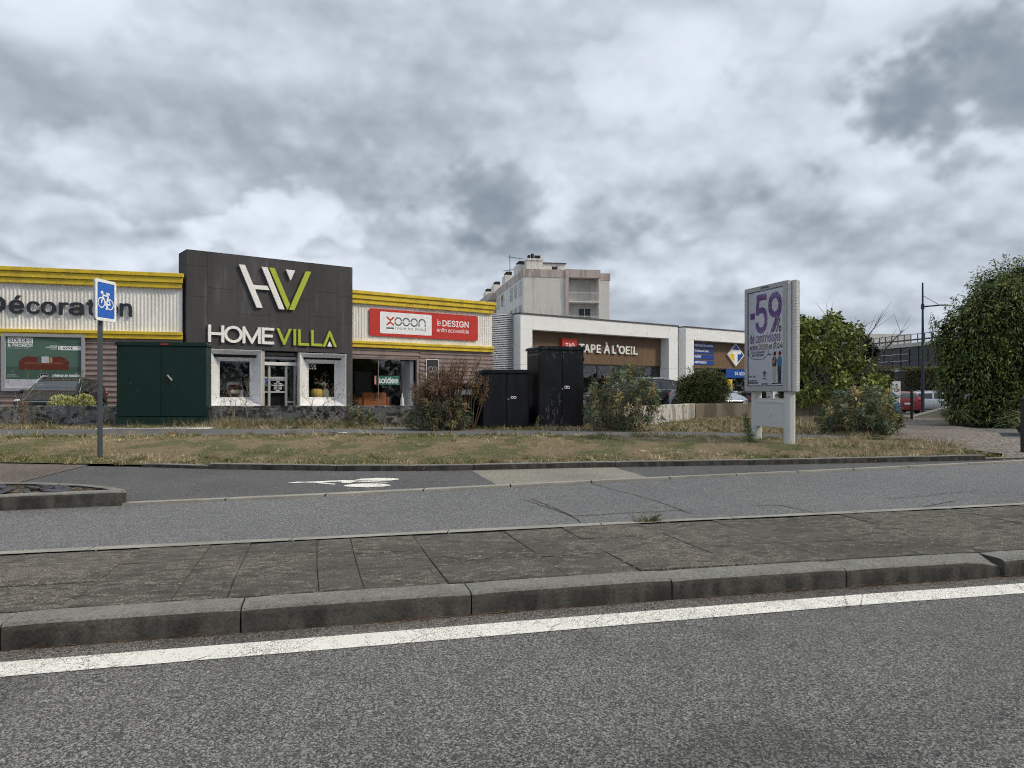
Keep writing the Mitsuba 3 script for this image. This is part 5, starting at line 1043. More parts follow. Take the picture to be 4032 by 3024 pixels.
car('parked_car', 'silver car right of the red hatchback', (29.7, 52.0), -20, 'car_silver', 4.4, 1.78, 1.46, 'hatch')
car('parked_car', 'silver estate in the back row with a red tail light', (32.6, 57.0), -25, 'car_silver', 4.6, 1.8, 1.50, 'estate', 'alu')
car('parked_car', 'ochre car partly hidden by the tall hedge', (32.2, 53.4), -80, 'car_ochre', 4.2, 1.78, 1.40, 'hatch')
# ------------------------------------------------------------------ plants
def pal(*cs): return np.array(cs, float)
def leaves(base, dirs, L, W, col, fold=.25, droop=0.0):
    """One folded four-triangle leaf at every base point, along dirs; col is per leaf. Returns mesh and vertex colours."""
    n = len(base); d = dirs / (np.linalg.norm(dirs, axis=1, keepdims=True) + 1e-9)
    L = np.broadcast_to(L, (n,))[:, None]; W = np.broadcast_to(W, (n,))[:, None]
    s = np.cross(d, rng.normal(0, .6, (n, 3)) + [0, 0, 1.0]); s /= np.linalg.norm(s, axis=1, keepdims=True) + 1e-9
    u = np.cross(s, d)
    mid = base + d * L * .5; tip = base + d * L + np.array([0, 0, -1.]) * droop * L
    v = np.stack([base, mid + s * W * .5 + u * W * fold, tip, mid - s * W * .5 + u * W * fold, mid], 1).reshape(-1, 3)
    k = np.arange(n)[:, None, None] * 5
    f = (k + np.array([[0, 1, 4], [1, 2, 4], [0, 4, 3], [4, 2, 3]])[None]).reshape(-1, 3)
    return (v, f), np.repeat(col, 5, 0)
def blades(base, lean, H, W, col):
    n = len(base); a = rng.uniform(0, 2 * pi, n); s = np.stack([np.cos(a), np.sin(a), a * 0], 1) * np.broadcast_to(W, (n,))[:, None]
    tip = base + lean + np.array([0, 0, 1.]) * np.broadcast_to(H, (n,))[:, None]
    v = np.stack([base - s * .5, base + s * .5, tip], 1).reshape(-1, 3)
    return (v, np.arange(3 * n).reshape(-1, 3)), np.repeat(col, 3, 0)
def join(parts):
    ms = [p[0] for p in parts]; return cat(ms), np.vstack([p[1] for p in parts])
def tint(n, base, var=.25, hue=.08):
    b = np.asarray(base, float); b = b[rng.integers(0, len(b), n)] if b.ndim == 2 else np.tile(b, (n, 1))
    return np.clip(b * rng.uniform(1 - var, 1 + var, (n, 1)) * rng.uniform(1 - hue, 1 + hue, (n, 3)), 0, 1)
def unit(n, up=0.0):
    d = rng.normal(0, 1, (n, 3)) + [0, 0, up]; return d / np.linalg.norm(d, axis=1, keepdims=True)
def colour(mesh, rgb, var=.2):
    v, f = mesh; return (v, f), np.tile(np.asarray(rgb, float), (len(v), 1)) * rng.uniform(1 - var, 1 + var, (len(v), 1))

# dry grass on the verge, lawn, border and path edges
def scatter(n, x0, x1, ylo, yhi, clump):
    X = rng.uniform(x0, x1, n); lo, hi = ylo(X), yhi(X); Y = lo + (hi - lo) * rng.random(n)
    keep = rng.random(n) < clump(X, Y); return X[keep], Y[keep]
nz = lambda X, Y, fx, fy, s: meshkit.fbm(np.stack([X * fx, Y * fy, X * 0], -1), 3, s)
straw, green, brown_ = pal((.40, .325, .20), (.31, .25, .15), (.52, .45, .31), (.24, .19, .125)), pal((.105, .125, .042), (.080, .105, .036), (.15, .16, .06), (.19, .185, .08)), pal((.13, .095, .06), (.09, .065, .045))
def grass_patch(X, Y, zoff, hmin, hmax, wide, gbias=0.0):
    n = len(X); g = .6 * nz(X, Y, 2.4, 1.4, 3) + .4 * nz(X, Y, .5, .5, 8) + .35 * (nz(X, Y, 6, 5, 9) - .5)
    isg = rng.random(n) < np.clip((g - .475 + gbias) * 4.5, .06, .8)
    col = np.where(isg[:, None], tint(n, green, .3), tint(n, straw, .3)); br = rng.random(n) < .22; col[br] = tint(br.sum(), brown_, .3)
    tone = np.clip(2.4 * nz(X, Y, 13, 13, 61) - .2, .3, 1.9) * (.75 + .5 * nz(X, Y, 3.5, 5, 62)); col = np.clip(col * tone[:, None] * 1.22, 0, 1)
    H = rng.uniform(hmin, hmax, n) * (.55 + .9 * nz(X, Y, 2.2, 2.2, 21)) ; lean = rng.normal(0, .55, (n, 3)) * H[:, None]; lean[:, 2] = 0
    return blades(np.column_stack([X, Y, G(X, Y) + zoff]), lean, H * .85, wide, col)
Pv = [grass_patch(*scatter(150000, -17, 8.5, verge_kerb.shift(.13), path_near, lambda X, Y: np.clip(.50 + 2.4 * (nz(X, Y, 2.2, 3.2, 41) - .45), .06, 1)), .025, .035, .085, .017)]
tx_ = rng.uniform(-16, 8.3, 3800); ty_ = verge_kerb(tx_) + .16 + rng.random(3800) ** 1.1 * (path_near(tx_) - verge_kerb(tx_) - .2)
kk_ = rng.random(3800) < np.clip(.25 + 1.9 * (nz(tx_, ty_, 1.6, 2.2, 19) - .38), .05, 1); tx_, ty_ = tx_[kk_], ty_[kk_]; nt = len(tx_); per = 24
th_ = rng.uniform(.03, .085, nt) * rng.choice([.7, 1, 1.5], nt, p=[.4, .45, .15]); tr_ = rng.uniform(.02, .06, nt); ta_ = rng.uniform(0, 2 * pi, (nt, per)); rr_ = np.sqrt(rng.random((nt, per))) * tr_[:, None]
isg_ = .6 * nz(tx_, ty_, 2.4, 1.4, 3) + .4 * nz(tx_, ty_, .5, .5, 8) + rng.normal(0, .05, nt) > .49; tc_ = np.where(isg_[:, None], tint(nt, green, .35), tint(nt, straw, .35)) * rng.uniform(.6, 1.75, (nt, 1))
bX, bY = (tx_[:, None] + np.cos(ta_) * rr_).ravel(), (ty_[:, None] + np.sin(ta_) * rr_).ravel(); Hh = np.repeat(th_, per) * rng.uniform(.6, 1.2, nt * per)
ln_ = np.stack([np.cos(ta_).ravel(), np.sin(ta_).ravel(), ta_.ravel() * 0], 1) * (Hh * rng.uniform(.2, 1.3, nt * per))[:, None]
Pv.append(blades(np.column_stack([bX, bY, G(bX, bY) + .03]), ln_, Hh, .012, np.repeat(tc_, per, 0) * rng.uniform(.8, 1.2, (nt * per, 1))))
cx__ = rng.uniform(-15, 8.3, 90); cy__ = verge_kerb(cx__) + .3 + rng.random(90) * (path_near(cx__) - verge_kerb(cx__) - .4)
for x, y in zip(cx__, cy__):
    m = 60; r = rng.uniform(.06, .18); Pv.append(grass_patch(x + rng.normal(0, r, m), y + rng.normal(0, r, m), .03, .08, .17, .009, .15 if rng.random() < .6 else -.2))
for x in rng.uniform(-14, 8, 70):         # longer tufts spilling over the kerb and the path edge
    m = int(rng.integers(20, 60)); y = float(verge_kerb(x)) + rng.uniform(.05, .2) if rng.random() < .45 else float(path_near(x)) - rng.uniform(-.06, .15); w_ = rng.uniform(.03, .10)
    Pv.append(grass_patch(x + rng.normal(0, w_, m), y + rng.normal(0, .03, m), .03, .08, .20, .010, .12 if rng.random() < .6 else -.2))
for x in rng.uniform(5.6, 8.7, 26):       # pale feathery tufts at the right end
    m = 90; y = rng.uniform(12.9, 14.6) if x > 7 else rng.uniform(13.0, 15.3); Pv.append(grass_patch(x + rng.normal(0, .13, m), y + rng.normal(0, .13, m), .03, .10, .24, .009, -.12))
m, c = join(Pv); single('grass', 'dry yellowed grass of the verge between cycle lane and footpath', 'grass', m, 'blade', False, c, kind='stuff')
Pv = [grass_patch(*scatter(30000, -15, 3.2, path_far.shift(.02), lambda X: X * 0 + 20.7, lambda X, Y: np.clip(.25 + 2.2 * (nz(X, Y, .9, .9, 14) - .42) + .45 * np.exp(-((X + 6.3) / 1.6) ** 2), .05, 1)), 0, .05, .16, .010, .05)]
for x in np.concatenate([rng.uniform(-8, -4.2, 46), rng.uniform(-15, 2.8, 30)]):
    mm_ = 70; Pv.append(grass_patch(x + rng.normal(0, .16, mm_), rng.uniform(19.9, 20.65) + rng.normal(0, .08, mm_), 0, .12, .36, .011, .12))
m, c = join(Pv); single('grass', 'weedy grass along the foot of the low blackened wall', 'grass', m, 'blade', False, c, kind='stuff')
lawn_p = Polygon([(3.7, 18.4), (8.0, 16.2), (13.2, 25.0), (13.3, 28.0), (6.6, 26.0), (4.6, 22.4)])
from shapely import contains_xy
X, Y = rng.uniform(3.5, 13.4, 60000), rng.uniform(16, 28, 60000); k = contains_xy(lawn_p, X, Y); X, Y = X[k], Y[k]
m, c = grass_patch(X, Y, .01, .05, .15, .013, .02)
single('grass', 'patchy yellow grass behind the advertising panel', 'grass', m, 'blade', False, c, kind='stuff')

def euphorbia(name, label, x, y, rx, ry, h, n, dry, leafL=.075, brown_heads=0.0, lean=(0, 0), shade=1.0, base_spread=.25):
    """A spurge: stems arching from the crown, each ending in a bottle-brush whorl of narrow leaves."""
    t = Thing(name, label, 'bush'); z = float(G(x, y)); st, lf, hd = [], [], []
    grn = pal((.18, .225, .125), (.14, .19, .115), (.23, .265, .13), (.27, .28, .12)) * shade; yel = pal((.33, .30, .11), (.38, .31, .15)) * shade; brn = pal((.22, .14, .09), (.16, .105, .07), (.29, .20, .13), (.12, .085, .06)) * shade
    for k in range(n):
        a = rng.uniform(0, 2 * pi); el = math.asin(rng.uniform(.0, 1)) ; rr = rng.uniform(.86, 1.04) if rng.random() < .78 else rng.uniform(.4, .8)
        p = np.array([x + lean[0] * math.sin(el) + rx * rr * math.cos(a) * math.cos(el), y + lean[1] + ry * rr * math.sin(a) * math.cos(el), z + .08 + h * rr * (.12 + .88 * math.sin(el)) * (1 if rng.random() < .9 else 1.12)])
        b = np.array([x + rng.normal(0, rx * base_spread), y + rng.normal(0, ry * base_spread), z])
        md = b * .45 + p * .55 + np.array([(p[0] - x) * .25, (p[1] - y) * .25, -.10 * h])
        dry_k = rng.random() < dry
        st.append(colour(tube([b, md, p], [.011, .009, .006], 3, False), (.16, .115, .085) if dry_k else (.15, .135, .09)))
        ax = p - md; ax /= np.linalg.norm(ax); m_ = int(rng.integers(30, 40)); tt = rng.random(m_) ** .6
        ang = rng.uniform(0, 2 * pi, m_); q1 = np.cross(ax, [0.3, .2, 1]); q1 /= np.linalg.norm(q1); q2 = np.cross(ax, q1)
        rad = np.cos(ang)[:, None] * q1 + np.sin(ang)[:, None] * q2; el_ = (tt * 1.5 - .55)[:, None]
        d = rad * np.cos(el_) + ax * np.sin(el_); bs = p + ax * ((tt - 1)[:, None] * .17)
        col = tint(m_, brn if dry_k else (grn if rng.random() < .70 else yel)[[rng.integers(0, 2)]], .18) * rng.uniform(.55, 1.35)
        lf.append(leaves(bs, d + [0, 0, -.15 if not dry_k else -.7], rng.uniform(.8, 1.1, m_) * leafL, .027 if not dry_k else .012, col, .2, .15))
        if rng.random() < brown_heads:
            m2 = 40; o = p + ax * .06 + rng.normal(0, .05, (m2, 3)) * [1, 1, 1.3]; hd.append(leaves(o, unit(m2, .2), .035, .022, tint(m2, brn, .35), .3))
    m, c = join(st); t.part('stems', m, 'twig', False, color=c); m, c = join(lf); t.part('leaves', m, 'leaf', False, color=c)
    if hd: m, c = join(hd); t.part('dry_heads', m, 'leaf', False, color=c, kind='stuff')
    return t
euphorbia('spurge_bush', 'large grey-green spurge bush right of the tall black cabinet', 2.85, 18.75, .98, .8, 1.62, 165, .07, .155, .10)
euphorbia('spurge_bush', 'rounded spurge bush right of the advertising panel', 8.18, 17.35, .92, .85, 1.04, 215, .03, .145, .05)
# the dried spurge in front of the small black cabinets: green below, brown seed heads on tall stems above
t = euphorbia('spurge_bush', 'half dead spurge bush with tall brown stems left of the shorter black cabinet', -1.85, 18.95, .85, .6, .92, 120, .2, .13, .05, shade=.7)
st, hd = [], []
for k in range(135):
    x = -1.80 + rng.normal(0, .42); x = min(max(x, -2.6), -.9); hh = (1.15 + .35 * rng.random()) * (1.0 + .42 * (x + 2.4) / 1.5) * (.72 + .28 * rng.random()); z = float(G(x, 19))
    b = np.array([-1.72 + rng.normal(0, .2), 18.95 + rng.normal(0, .15), z]); p = np.array([x + rng.normal(0, .08), 18.9 + rng.normal(0, .25), z + min(hh, 1.95)]); md = (b + p) / 2 + [(p[0] - b[0]) * .15, 0, -.05]
    st.append(colour(tube([b, md, p], [.012, .010, .006], 4, False), (.105, .062, .042)))
    m2 = int(rng.integers(50, 90)); ax = (p - md) / np.linalg.norm(p - md)
    o = p - ax * rng.random((m2, 1)) * .22 + rng.normal(0, .035, (m2, 3)); hd.append(leaves(o, unit(m2, -.2), .042, .02, tint(m2, pal((.28, .17, .10), (.20, .12, .07), (.34, .23, .15), (.13, .08, .05)), .3), .3))
m, c = join(st); t.part('dry_stems', m, 'twig', False, color=c, kind='stuff'); m, c = join(hd); t.part('dry_heads', m, 'leaf', False, color=c, kind='stuff')
t = Thing('dry_shoot', 'tall withered orange-brown shoot leaning in front of the shorter black cabinet', 'plant'); st, hd = [], []
for p0, p1, p2 in (((-1.02, 19.1, .5), (-.98, 19.0, 1.2), (-.78, 19.0, 1.82)), ((-1.0, 19.1, .5), (-.86, 19.05, 1.1), (-.72, 19.0, 1.45)), ((-1.02, 19.1, .5), (-1.05, 19, 1.3), (-.92, 19, 1.70)), ((-.95, 19.1, .6), (-.75, 19.02, 1.2), (-.60, 19, 1.85))):
    st.append(colour(tube([p0, p1, p2], [.014, .011, .006], 5), (.17, .12, .085))); m2 = 170; tt = rng.random((m2, 1)); o = np.array(p1) * (1 - tt) * .8 + np.array(p2) * (1 - (1 - tt) * .8) + rng.normal(0, .04, (m2, 3))
    hd.append(leaves(o, unit(m2, -.5), .05, .016, tint(m2, pal((.30, .165, .07), (.20, .11, .055), (.14, .12, .06)), .3), .3))
m, c = join(st); t.part('stem', m, 'twig', False, color=c); m, c = join(hd); t.part('leaves', m, 'leaf', False, color=c)
euphorbia('spurge_bush', 'small young spurge plant at the foot of the low wall left of the dried bush', -4.15, 20.3, .34, .3, .55, 42, .05, .09, .3)

def twig_tree(origin, h, n_main, spread, depth, r0, seed, upright=.5, lim=400):
    """Branch segments of a small tree or bare shrub, and the points and directions of its twig ends."""
    R = np.random.default_rng(seed); segs, ends = [], []
    def grow(p, d, L, r, k):
        if len(segs) > lim: return
        n_ = 3; pts = [p]
        for i_ in range(n_):
            d = d + R.normal(0, .16, 3) + np.array([0, 0, .05 * upright]); d /= np.linalg.norm(d); pts.append(pts[-1] + d * L / n_)
        segs.append((np.array(pts), np.linspace(r, r * .6, n_ + 1)))
        if k == 0: ends.append((pts[-1], d)); return
        for _ in range(int(R.integers(2, 4))):
            nd = d + R.normal(0, spread, 3) + np.array([0, 0, .12 * upright]); nd /= np.linalg.norm(nd)
            grow(pts[-1 if R.random() < .65 else 2], nd, L * R.uniform(.55, .82), r * .58, k - 1)
    for _ in range(n_main):
        d = np.array([R.normal(0, spread * .8), R.normal(0, spread * .8), 1.0]); d /= np.linalg.norm(d); grow(np.array(origin, float), d, h * R.uniform(.34, .44), r0, depth)
    return segs, ends
def seg_mesh(segs, sides=4): return cat([tube(p, r, sides, False) for p, r in segs])
def bare_shrub(label, x, y, h, n_main, seed, rgb=(.30, .255, .20), depth=3, leaf=0, r0=.014):
    t = Thing('bare_shrub', label, 'shrub'); segs, ends = twig_tree((x, y, float(G(x, y))), h, n_main, .42, depth, r0, seed, .7)
    m, c = colour(seg_mesh(segs, 3), rgb); t.part('stems', m, 'twig', False, color=c)
    if leaf:
        P_e = np.array([e[0] for e in ends]); k = rng.integers(0, len(P_e), leaf); o = P_e[k] + rng.normal(0, .05, (leaf, 3))
        m, c = leaves(o, unit(leaf), .05, .022, tint(leaf, pal((.12, .13, .06), (.22, .16, .10), (.20, .11, .08)), .3)); t.part('leaves', m, 'leaf', False, color=c)
bare_shrub('bare pale shrub in front of the left slant-framed window', -7.25, 20.5, 1.62, 2, 5, leaf=90)
bare_shrub('fine leafless shrub beside the right edge of the green cabinet', -7.75, 20.4, 1.15, 3, 8, leaf=160)
bare_shrub('bare shrub in front of the entrance, left of the right slant-framed window', -5.25, 20.5, 1.55, 3, 17, leaf=110)
bare_shrub('leafless pale sapling at the left edge of the picture above the low wall', -14.1, 21.2, 1.75, 2, 23, (.36, .31, .25), leaf=40)
bare_shrub('tangle of dry brown stems at the left end of the low wall', -13.4, 20.3, .85, 6, 31, (.20, .145, .09), leaf=260)
t = Thing('variegated_bush', 'low yellow-green variegated bush in front of the black car', 'bush')
n = 2600; o = np.array([-12.85, 21.6, .95]) + unit(n) * np.array([.66, .45, .50]) * rng.uniform(.55, 1.0, (n, 1)) ** .6
o[:, 2] += .12 * np.sin(o[:, 0] * 5); o = o[o[:, 2] > .5]; n = len(o)
m, c = leaves(o, unit(n, .5) + (o - [-12.85, 21.6, .7]) * 1.2, .085, .045, tint(n, pal((.46, .43, .16), (.38, .40, .14), (.20, .25, .07), (.52, .50, .26)), .22), .2); t.part('leaves', m, 'leaf', False, color=c)
segs, ends = twig_tree((-12.85, 21.6, .48), .8, 6, .5, 2, .012, 3); m, c = colour(seg_mesh(segs), (.10, .08, .05)); t.part('stems', m, 'twig', False, color=c)
def weed(label, x, y, h, n, cols, seed=1, width=.07):
    t = Thing('tall_weed', label, 'plant'); z = float(G(x, y)); b = np.array([x, y, z]); tip = np.array([x + rng.normal(0, .06), y, z + h])
    m, c = colour(tube([b, (b + tip) / 2 + [.02, 0, 0], tip], [.010, .007, .003], 4, False), (.16, .15, .08)); t.part('stem', m, 'twig', False, color=c)
    tt = rng.random(n); o = b + (tip - b) * tt[:, None] + rng.normal(0, .012, (n, 3)); d = unit(n, .3); d[:, 2] = np.abs(d[:, 2])
    m, c = leaves(o, d, width * (1.25 - .7 * tt), .02, tint(n, cols, .3), .2, .2); t.part('leaves', m, 'leaf', False, color=c)
gw = pal((.13, .17, .075), (.17, .20, .10), (.10, .13, .06))
weed('tall pale green weed in front of the black car', -11.85, 20.45, 1.55, 150, gw, width=.12); weed('tall weed between the black car and the sign post', -9.95 - .55, 20.5, 1.15, 130, gw, width=.10)
weed('straw-coloured seed stalk left of the sign post', -11.3, 20.2, .75, 90, straw); weed('dry seed stalk in front of the low wall left of the green cabinet', -10.95, 20.1, .62, 80, straw)
weed('slim dry stalk rising in front of the orange sofa window', -4.42, 20.2, .98, 60, straw, width=.05); weed('broad green weed at the left leg of the advertising panel', 4.75, 14.75, .62, 260, gw, width=.16)
weed('small green weed in the joint of the median kerb', 1.42, 7.62, .13, 40, gw, width=.09)
weed('low weed growing at the foot of the tall black cabinet', .62, 19.2, .35, 80, gw, width=.10)
t = Thing('weed_tuft', 'green weed tuft on the edge of the median stones', 'plant'); m, c = grass_patch(1.39 + rng.normal(0, .08, 120), 7.60 + rng.normal(0, .02, 120), .06, .05, .12, .007, .4); t.part('blades', m, 'blade', False, color=c, kind='stuff')

def leaf_cloud(blobs, n, L, W, cols, var=.25, droop=.3, shell=.35, out=.8, zmin=None):
    """Leaves spread through the outer layers of overlapping ellipsoids (centre, radii), turned outwards and hanging a little."""
    vol = np.array([b[1][0] * b[1][1] * b[1][2] for b in blobs]) ** .67; cnt = rng.multinomial(n, vol / vol.sum()); ps, ds = [], []
    for (c_, r_), k in zip(blobs, cnt):
        u = unit(k); rr = 1 - shell * rng.random((k, 1)) ** 1.6; lump = 1 + .16 * (meshkit.fbm(u * 2.6 + np.array(c_), 3, 77)[:, None] - .5) * 2
        ps.append(np.array(c_) + u * np.array(r_) * rr * lump); ds.append(u)
    p, d = np.vstack(ps), np.vstack(ds)
    if zmin is not None: k = p[:, 2] > zmin; p, d = p[k], d[k]
    clump = meshkit.fbm(p * 1.7, 3, 91); cc = tint(len(p), cols, var) * (.62 + .85 * clump)[:, None]
    dd = d * out + unit(len(p)) * .8 + [0, 0, -droop]
    return leaves(p, dd, rng.uniform(.7, 1.2, len(p)) * L, W, cc, .22, .12)
# tall evergreen hedge on the right
t = Thing('tall_hedge', 'tall dark evergreen hedge beside the gravel path on the right', 'hedge')
HB = [((13.85, 22.2, 1.9), (1.12, 1.1, 1.6)), ((13.75, 22.3, 3.0), (1.05, 1.1, 1.1)), ((14.45, 22.2, 3.85), (.95, 1.1, .95)), ((15.1, 22.0, 2.2), (1.3, 1.2, 1.8)), ((15.1, 22.3, 3.7), (1.15, 1.2, 1.2)), ((15.9, 23.4, 4.35), (1.35, 1.3, 1.25)), ((16.4, 22.3, 2.6), (1.3, 1.3, 2.1)), ((17.4, 23.4, 3.4), (1.4, 1.4, 2.2)), ((13.9, 21.5, .95), (.8, .6, .65)), ((14.8, 21.1, .95), (.9, .6, .65)), ((15.9, 21.0, 1.0), (1.0, .6, .7))]
dg = pal((.066, .105, .026), (.050, .086, .024), (.090, .130, .032), (.12, .145, .034), (.19, .195, .04))
HB = [((c_[0] + .13, c_[1], c_[2]), r_) for c_, r_ in HB]
m1 = leaf_cloud(HB, 72000, .112, .040, dg, .38, .55, .40)
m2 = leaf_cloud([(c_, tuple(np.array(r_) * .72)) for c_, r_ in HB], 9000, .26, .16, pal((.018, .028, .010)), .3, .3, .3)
sp = []      # drooping sprays that break the outline
for k in range(420):
    c_, r_ = HB[rng.integers(0, 8)]; u = unit(1, .6)[0]; p = np.array(c_) + u * np.array(r_) * 1.02; n_ = 9
    o = p + u * rng.random((n_, 1)) * .28 + rng.normal(0, .04, (n_, 3)); sp.append(leaves(o, u * .5 + unit(n_) * .5 + [0, 0, -.6], .14, .036, tint(n_, dg, .3) * 1.25, .2, .15))
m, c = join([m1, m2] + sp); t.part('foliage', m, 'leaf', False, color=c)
st = [tube([(x, y, .3), (x + rng.normal(0, .2), y + .1, 2), (x + rng.normal(0, .4), y, 3.6)], [.05, .035, .012], 5) for x, y in ((13.8, 22.5), (14.8, 22.4), (15.8, 22.6), (17, 22.8), (18.3, 23))]
t.part('stems', cat(st), 'bark')
def strap_plant(label, x, y, n, L, cols, lean=0):
    t = Thing('strap_leaf_plant', label, 'plant'); z = float(G(x, y)); ms, cs = [], []
    for k in range(n):
        a = rng.uniform(0, 2 * pi); r_ = rng.uniform(.55, 1.0) * L; d = np.array([math.cos(a), math.sin(a), 0]); s = np.array([-d[1], d[0], 0]) * .016
        b = np.array([x, y, z]) + d * rng.uniform(0, .12); e = rng.uniform(.55, 1.1); pts = [b + d * r_ * q * e * (.35 + .65 * q) + [lean * q * q, 0, r_ * (1.15 * q - .95 * q * q * e)] for q in np.linspace(0, 1, 6)]
        w = [.6, 1, 1, .85, .6, .1]; v = np.array([p + s * w[i_] * sg_ for i_, p in enumerate(pts) for sg_ in (-1, 1)]); f = np.array([[[2 * i_, 2 * i_ + 1, 2 * i_ + 3], [2 * i_, 2 * i_ + 3, 2 * i_ + 2]] for i_ in range(5)]).reshape(-1, 3)
        ms.append((v, f)); cs.append(np.tile(tint(1, cols, .3), (12, 1)))
    t.part('leaves', cat(ms), 'leaf', False, color=np.vstack(cs)); return t
strap_plant('arching dark strap-leaved plant at the left foot of the tall hedge', 12.75, 21.3, 150, 1.05, pal((.075, .10, .04), (.11, .13, .055), (.16, .165, .08)), -.15)
strap_plant('arching pale yellow-green strap plant at the right edge of the gravel path', 13.0, 18.2, 190, 1.15, pal((.20, .20, .09), (.26, .25, .12), (.15, .16, .07)), -.25)
strap_plant('low green strap plant in front of the tall hedge on the right', 12.2, 17.6, 90, .7, pal((.09, .12, .05), (.13, .15, .06)))
# round bush, trees behind the advertising panel
t = Thing('round_bush', 'rounded clipped bush behind the low wall beside the dark blue SUV', 'bush')
RB = [((7.5, 29.2, 1.25), (1.08, .95, .85)), ((7.0, 29.0, 1.55), (.62, .6, .6)), ((8.0, 29.2, 1.62), (.62, .6, .66)), ((7.45, 29.0, 1.75), (.6, .6, .62))]
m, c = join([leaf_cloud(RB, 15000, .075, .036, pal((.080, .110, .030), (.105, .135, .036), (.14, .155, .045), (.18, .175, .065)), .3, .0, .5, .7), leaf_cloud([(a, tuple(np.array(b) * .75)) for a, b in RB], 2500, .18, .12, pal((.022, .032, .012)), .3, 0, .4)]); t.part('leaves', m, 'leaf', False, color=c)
sp = []
for k in range(90):
    u = unit(1, .9)[0]; p = np.array([7.5, 29.1, 1.45]) + u * np.array([1.0, .9, .9]); n_ = 10; o = p + u * rng.random((n_, 1)) * .2; sp.append(leaves(o, u + unit(n_) * .7, .06, .026, tint(n_, pal((.09, .11, .035)), .3)))
m, c = join(sp); t.part('shoots', m, 'leaf', False, color=c)
segs, ends = twig_tree((7.5, 29.2, .45), 1.5, 7, .45, 2, .03, 12); t.part('stems', seg_mesh(segs), 'bark')
# tree belt added out of frame on three sides to darken the shop windows' reflections
belt = []
for a in np.arange(48, 313, 4.2):
    R_ = 135 + 18 * math.sin(a * 1.7); hh = 5.5 + 2.2 * math.sin(a * 2.9) ; belt.append(((R_ * math.sin(math.radians(a)), R_ * math.cos(math.radians(a)), hh * .55), (6.5, 6.5, hh * .75)))
m, c = leaf_cloud(belt, 26000, 1.5, .9, pal((.055, .082, .028), (.042, .066, .026), (.08, .10, .036)), .3, .1, .5); single('added_tree_belt', 'far belt of trees added outside the view to darken window reflections', 'trees', m, 'leaf', False, c, kind='stuff')
# small broad-leaved tree with open crown and bare dead twigs
t = Thing('young_tree', 'open light green broad-leaved tree with bare twigs right of the advertising panel', 'tree')
ox, oy = 12.0, 27.5; segs, ends = twig_tree((ox, oy, .45), 3.2, 7, .46, 3, .06, 41, .6, 260)
t.part('trunk', seg_mesh(segs, 5), 'bark')
CL = []
R2 = np.random.default_rng(4)
for (a, z, r) in ((10.25, 3.35, .55), (10.6, 2.9, .6), (11.2, 2.75, .6), (11.7, 3.05, .45), (11.9, 2.4, .55), (12.4, 3.35, .42), (12.6, 2.6, .5), (13.1, 2.4, .5), (13.4, 2.25, .45), (12.1, 1.8, .5), (11.2, 1.45, .5), (10.7, 1.15, .45), (12.9, 1.75, .45), (13.5, 1.8, .40), (11.6, 3.5, .35), (12.15, 3.6, .3), (13.0, 2.95, .4), (11.0, 2.1, .4), (10.6, 3.75, .3), (13.2, 1.25, .4), (11.8, .95, .45)):
    CL.append(((a + R2.normal(0, .05), oy + R2.normal(0, .45), z), (r, r * .9, r * .72)))
lg = pal((.16, .205, .045), (.21, .25, .055), (.125, .165, .042), (.28, .30, .09))
CL = [((a, b, z + .10 + .12 * (z > 2.2)), r_) for (a, b, z), r_ in CL] + [((11.0, 27.6, 3.85), (.5, .5, .4)), ((10.3, 27.8, 3.9), (.5, .5, .42)), ((12.0, 27.7, 4.15), (.36, .35, .36)), ((12.7, 27.6, 3.75), (.4, .4, .35))]
m, c = leaf_cloud([(c_, tuple(np.array(r_) * .9)) for c_, r_ in CL], 5600, .19, .105, lg, .3, .35, .75, .6); t.part('crown', m, 'leaf', False, color=c)
dead = []
for (x, z, tx_, tz, k) in ((12.6, 2.7, 13.6, 4.25, 5), (13.2, 2.4, 14.4, 3.75, 6), (11.9, 3.1, 11.6, 4.45, 4), (13.3, 2.1, 14.5, 3.0, 5), (12.9, 2.8, 12.9, 4.0, 4)):
    p0, p1 = np.array([x, oy, z]), np.array([tx_, oy - .3, tz]); dead.append(tube([p0, (p0 + p1) / 2 + [.08, 0, .05], p1], [.03, .02, .006], 4, False))
    for _ in range(k + 3):
        q = R2.uniform(.3, .95); s0 = p0 + (p1 - p0) * q; d = (p1 - p0) / np.linalg.norm(p1 - p0) + R2.normal(0, .5, 3); dead.append(tube([s0, s0 + d * R2.uniform(.2, .55) * .5, s0 + d * R2.uniform(.3, .6)], [.012, .008, .004], 3, False))
t.part('dead_twigs', cat(dead), 'bark')
def conifer_mass(name, label, cx, cy, blobs, n, cols):
    t = Thing(name, label, 'tree'); B_ = [((cx + a, cy + b, z), r) for a, b, z, r in blobs]
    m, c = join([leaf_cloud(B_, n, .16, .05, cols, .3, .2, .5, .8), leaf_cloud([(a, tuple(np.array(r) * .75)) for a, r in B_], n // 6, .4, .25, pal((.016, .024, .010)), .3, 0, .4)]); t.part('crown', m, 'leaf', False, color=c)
    segs, ends = twig_tree((cx, cy, .1), 3.5, 3, .3, 2, .14, 6); t.part('trunk', seg_mesh(segs, 6), 'bark')
dk = pal((.055, .082, .028), (.042, .066, .026), (.078, .105, .036))
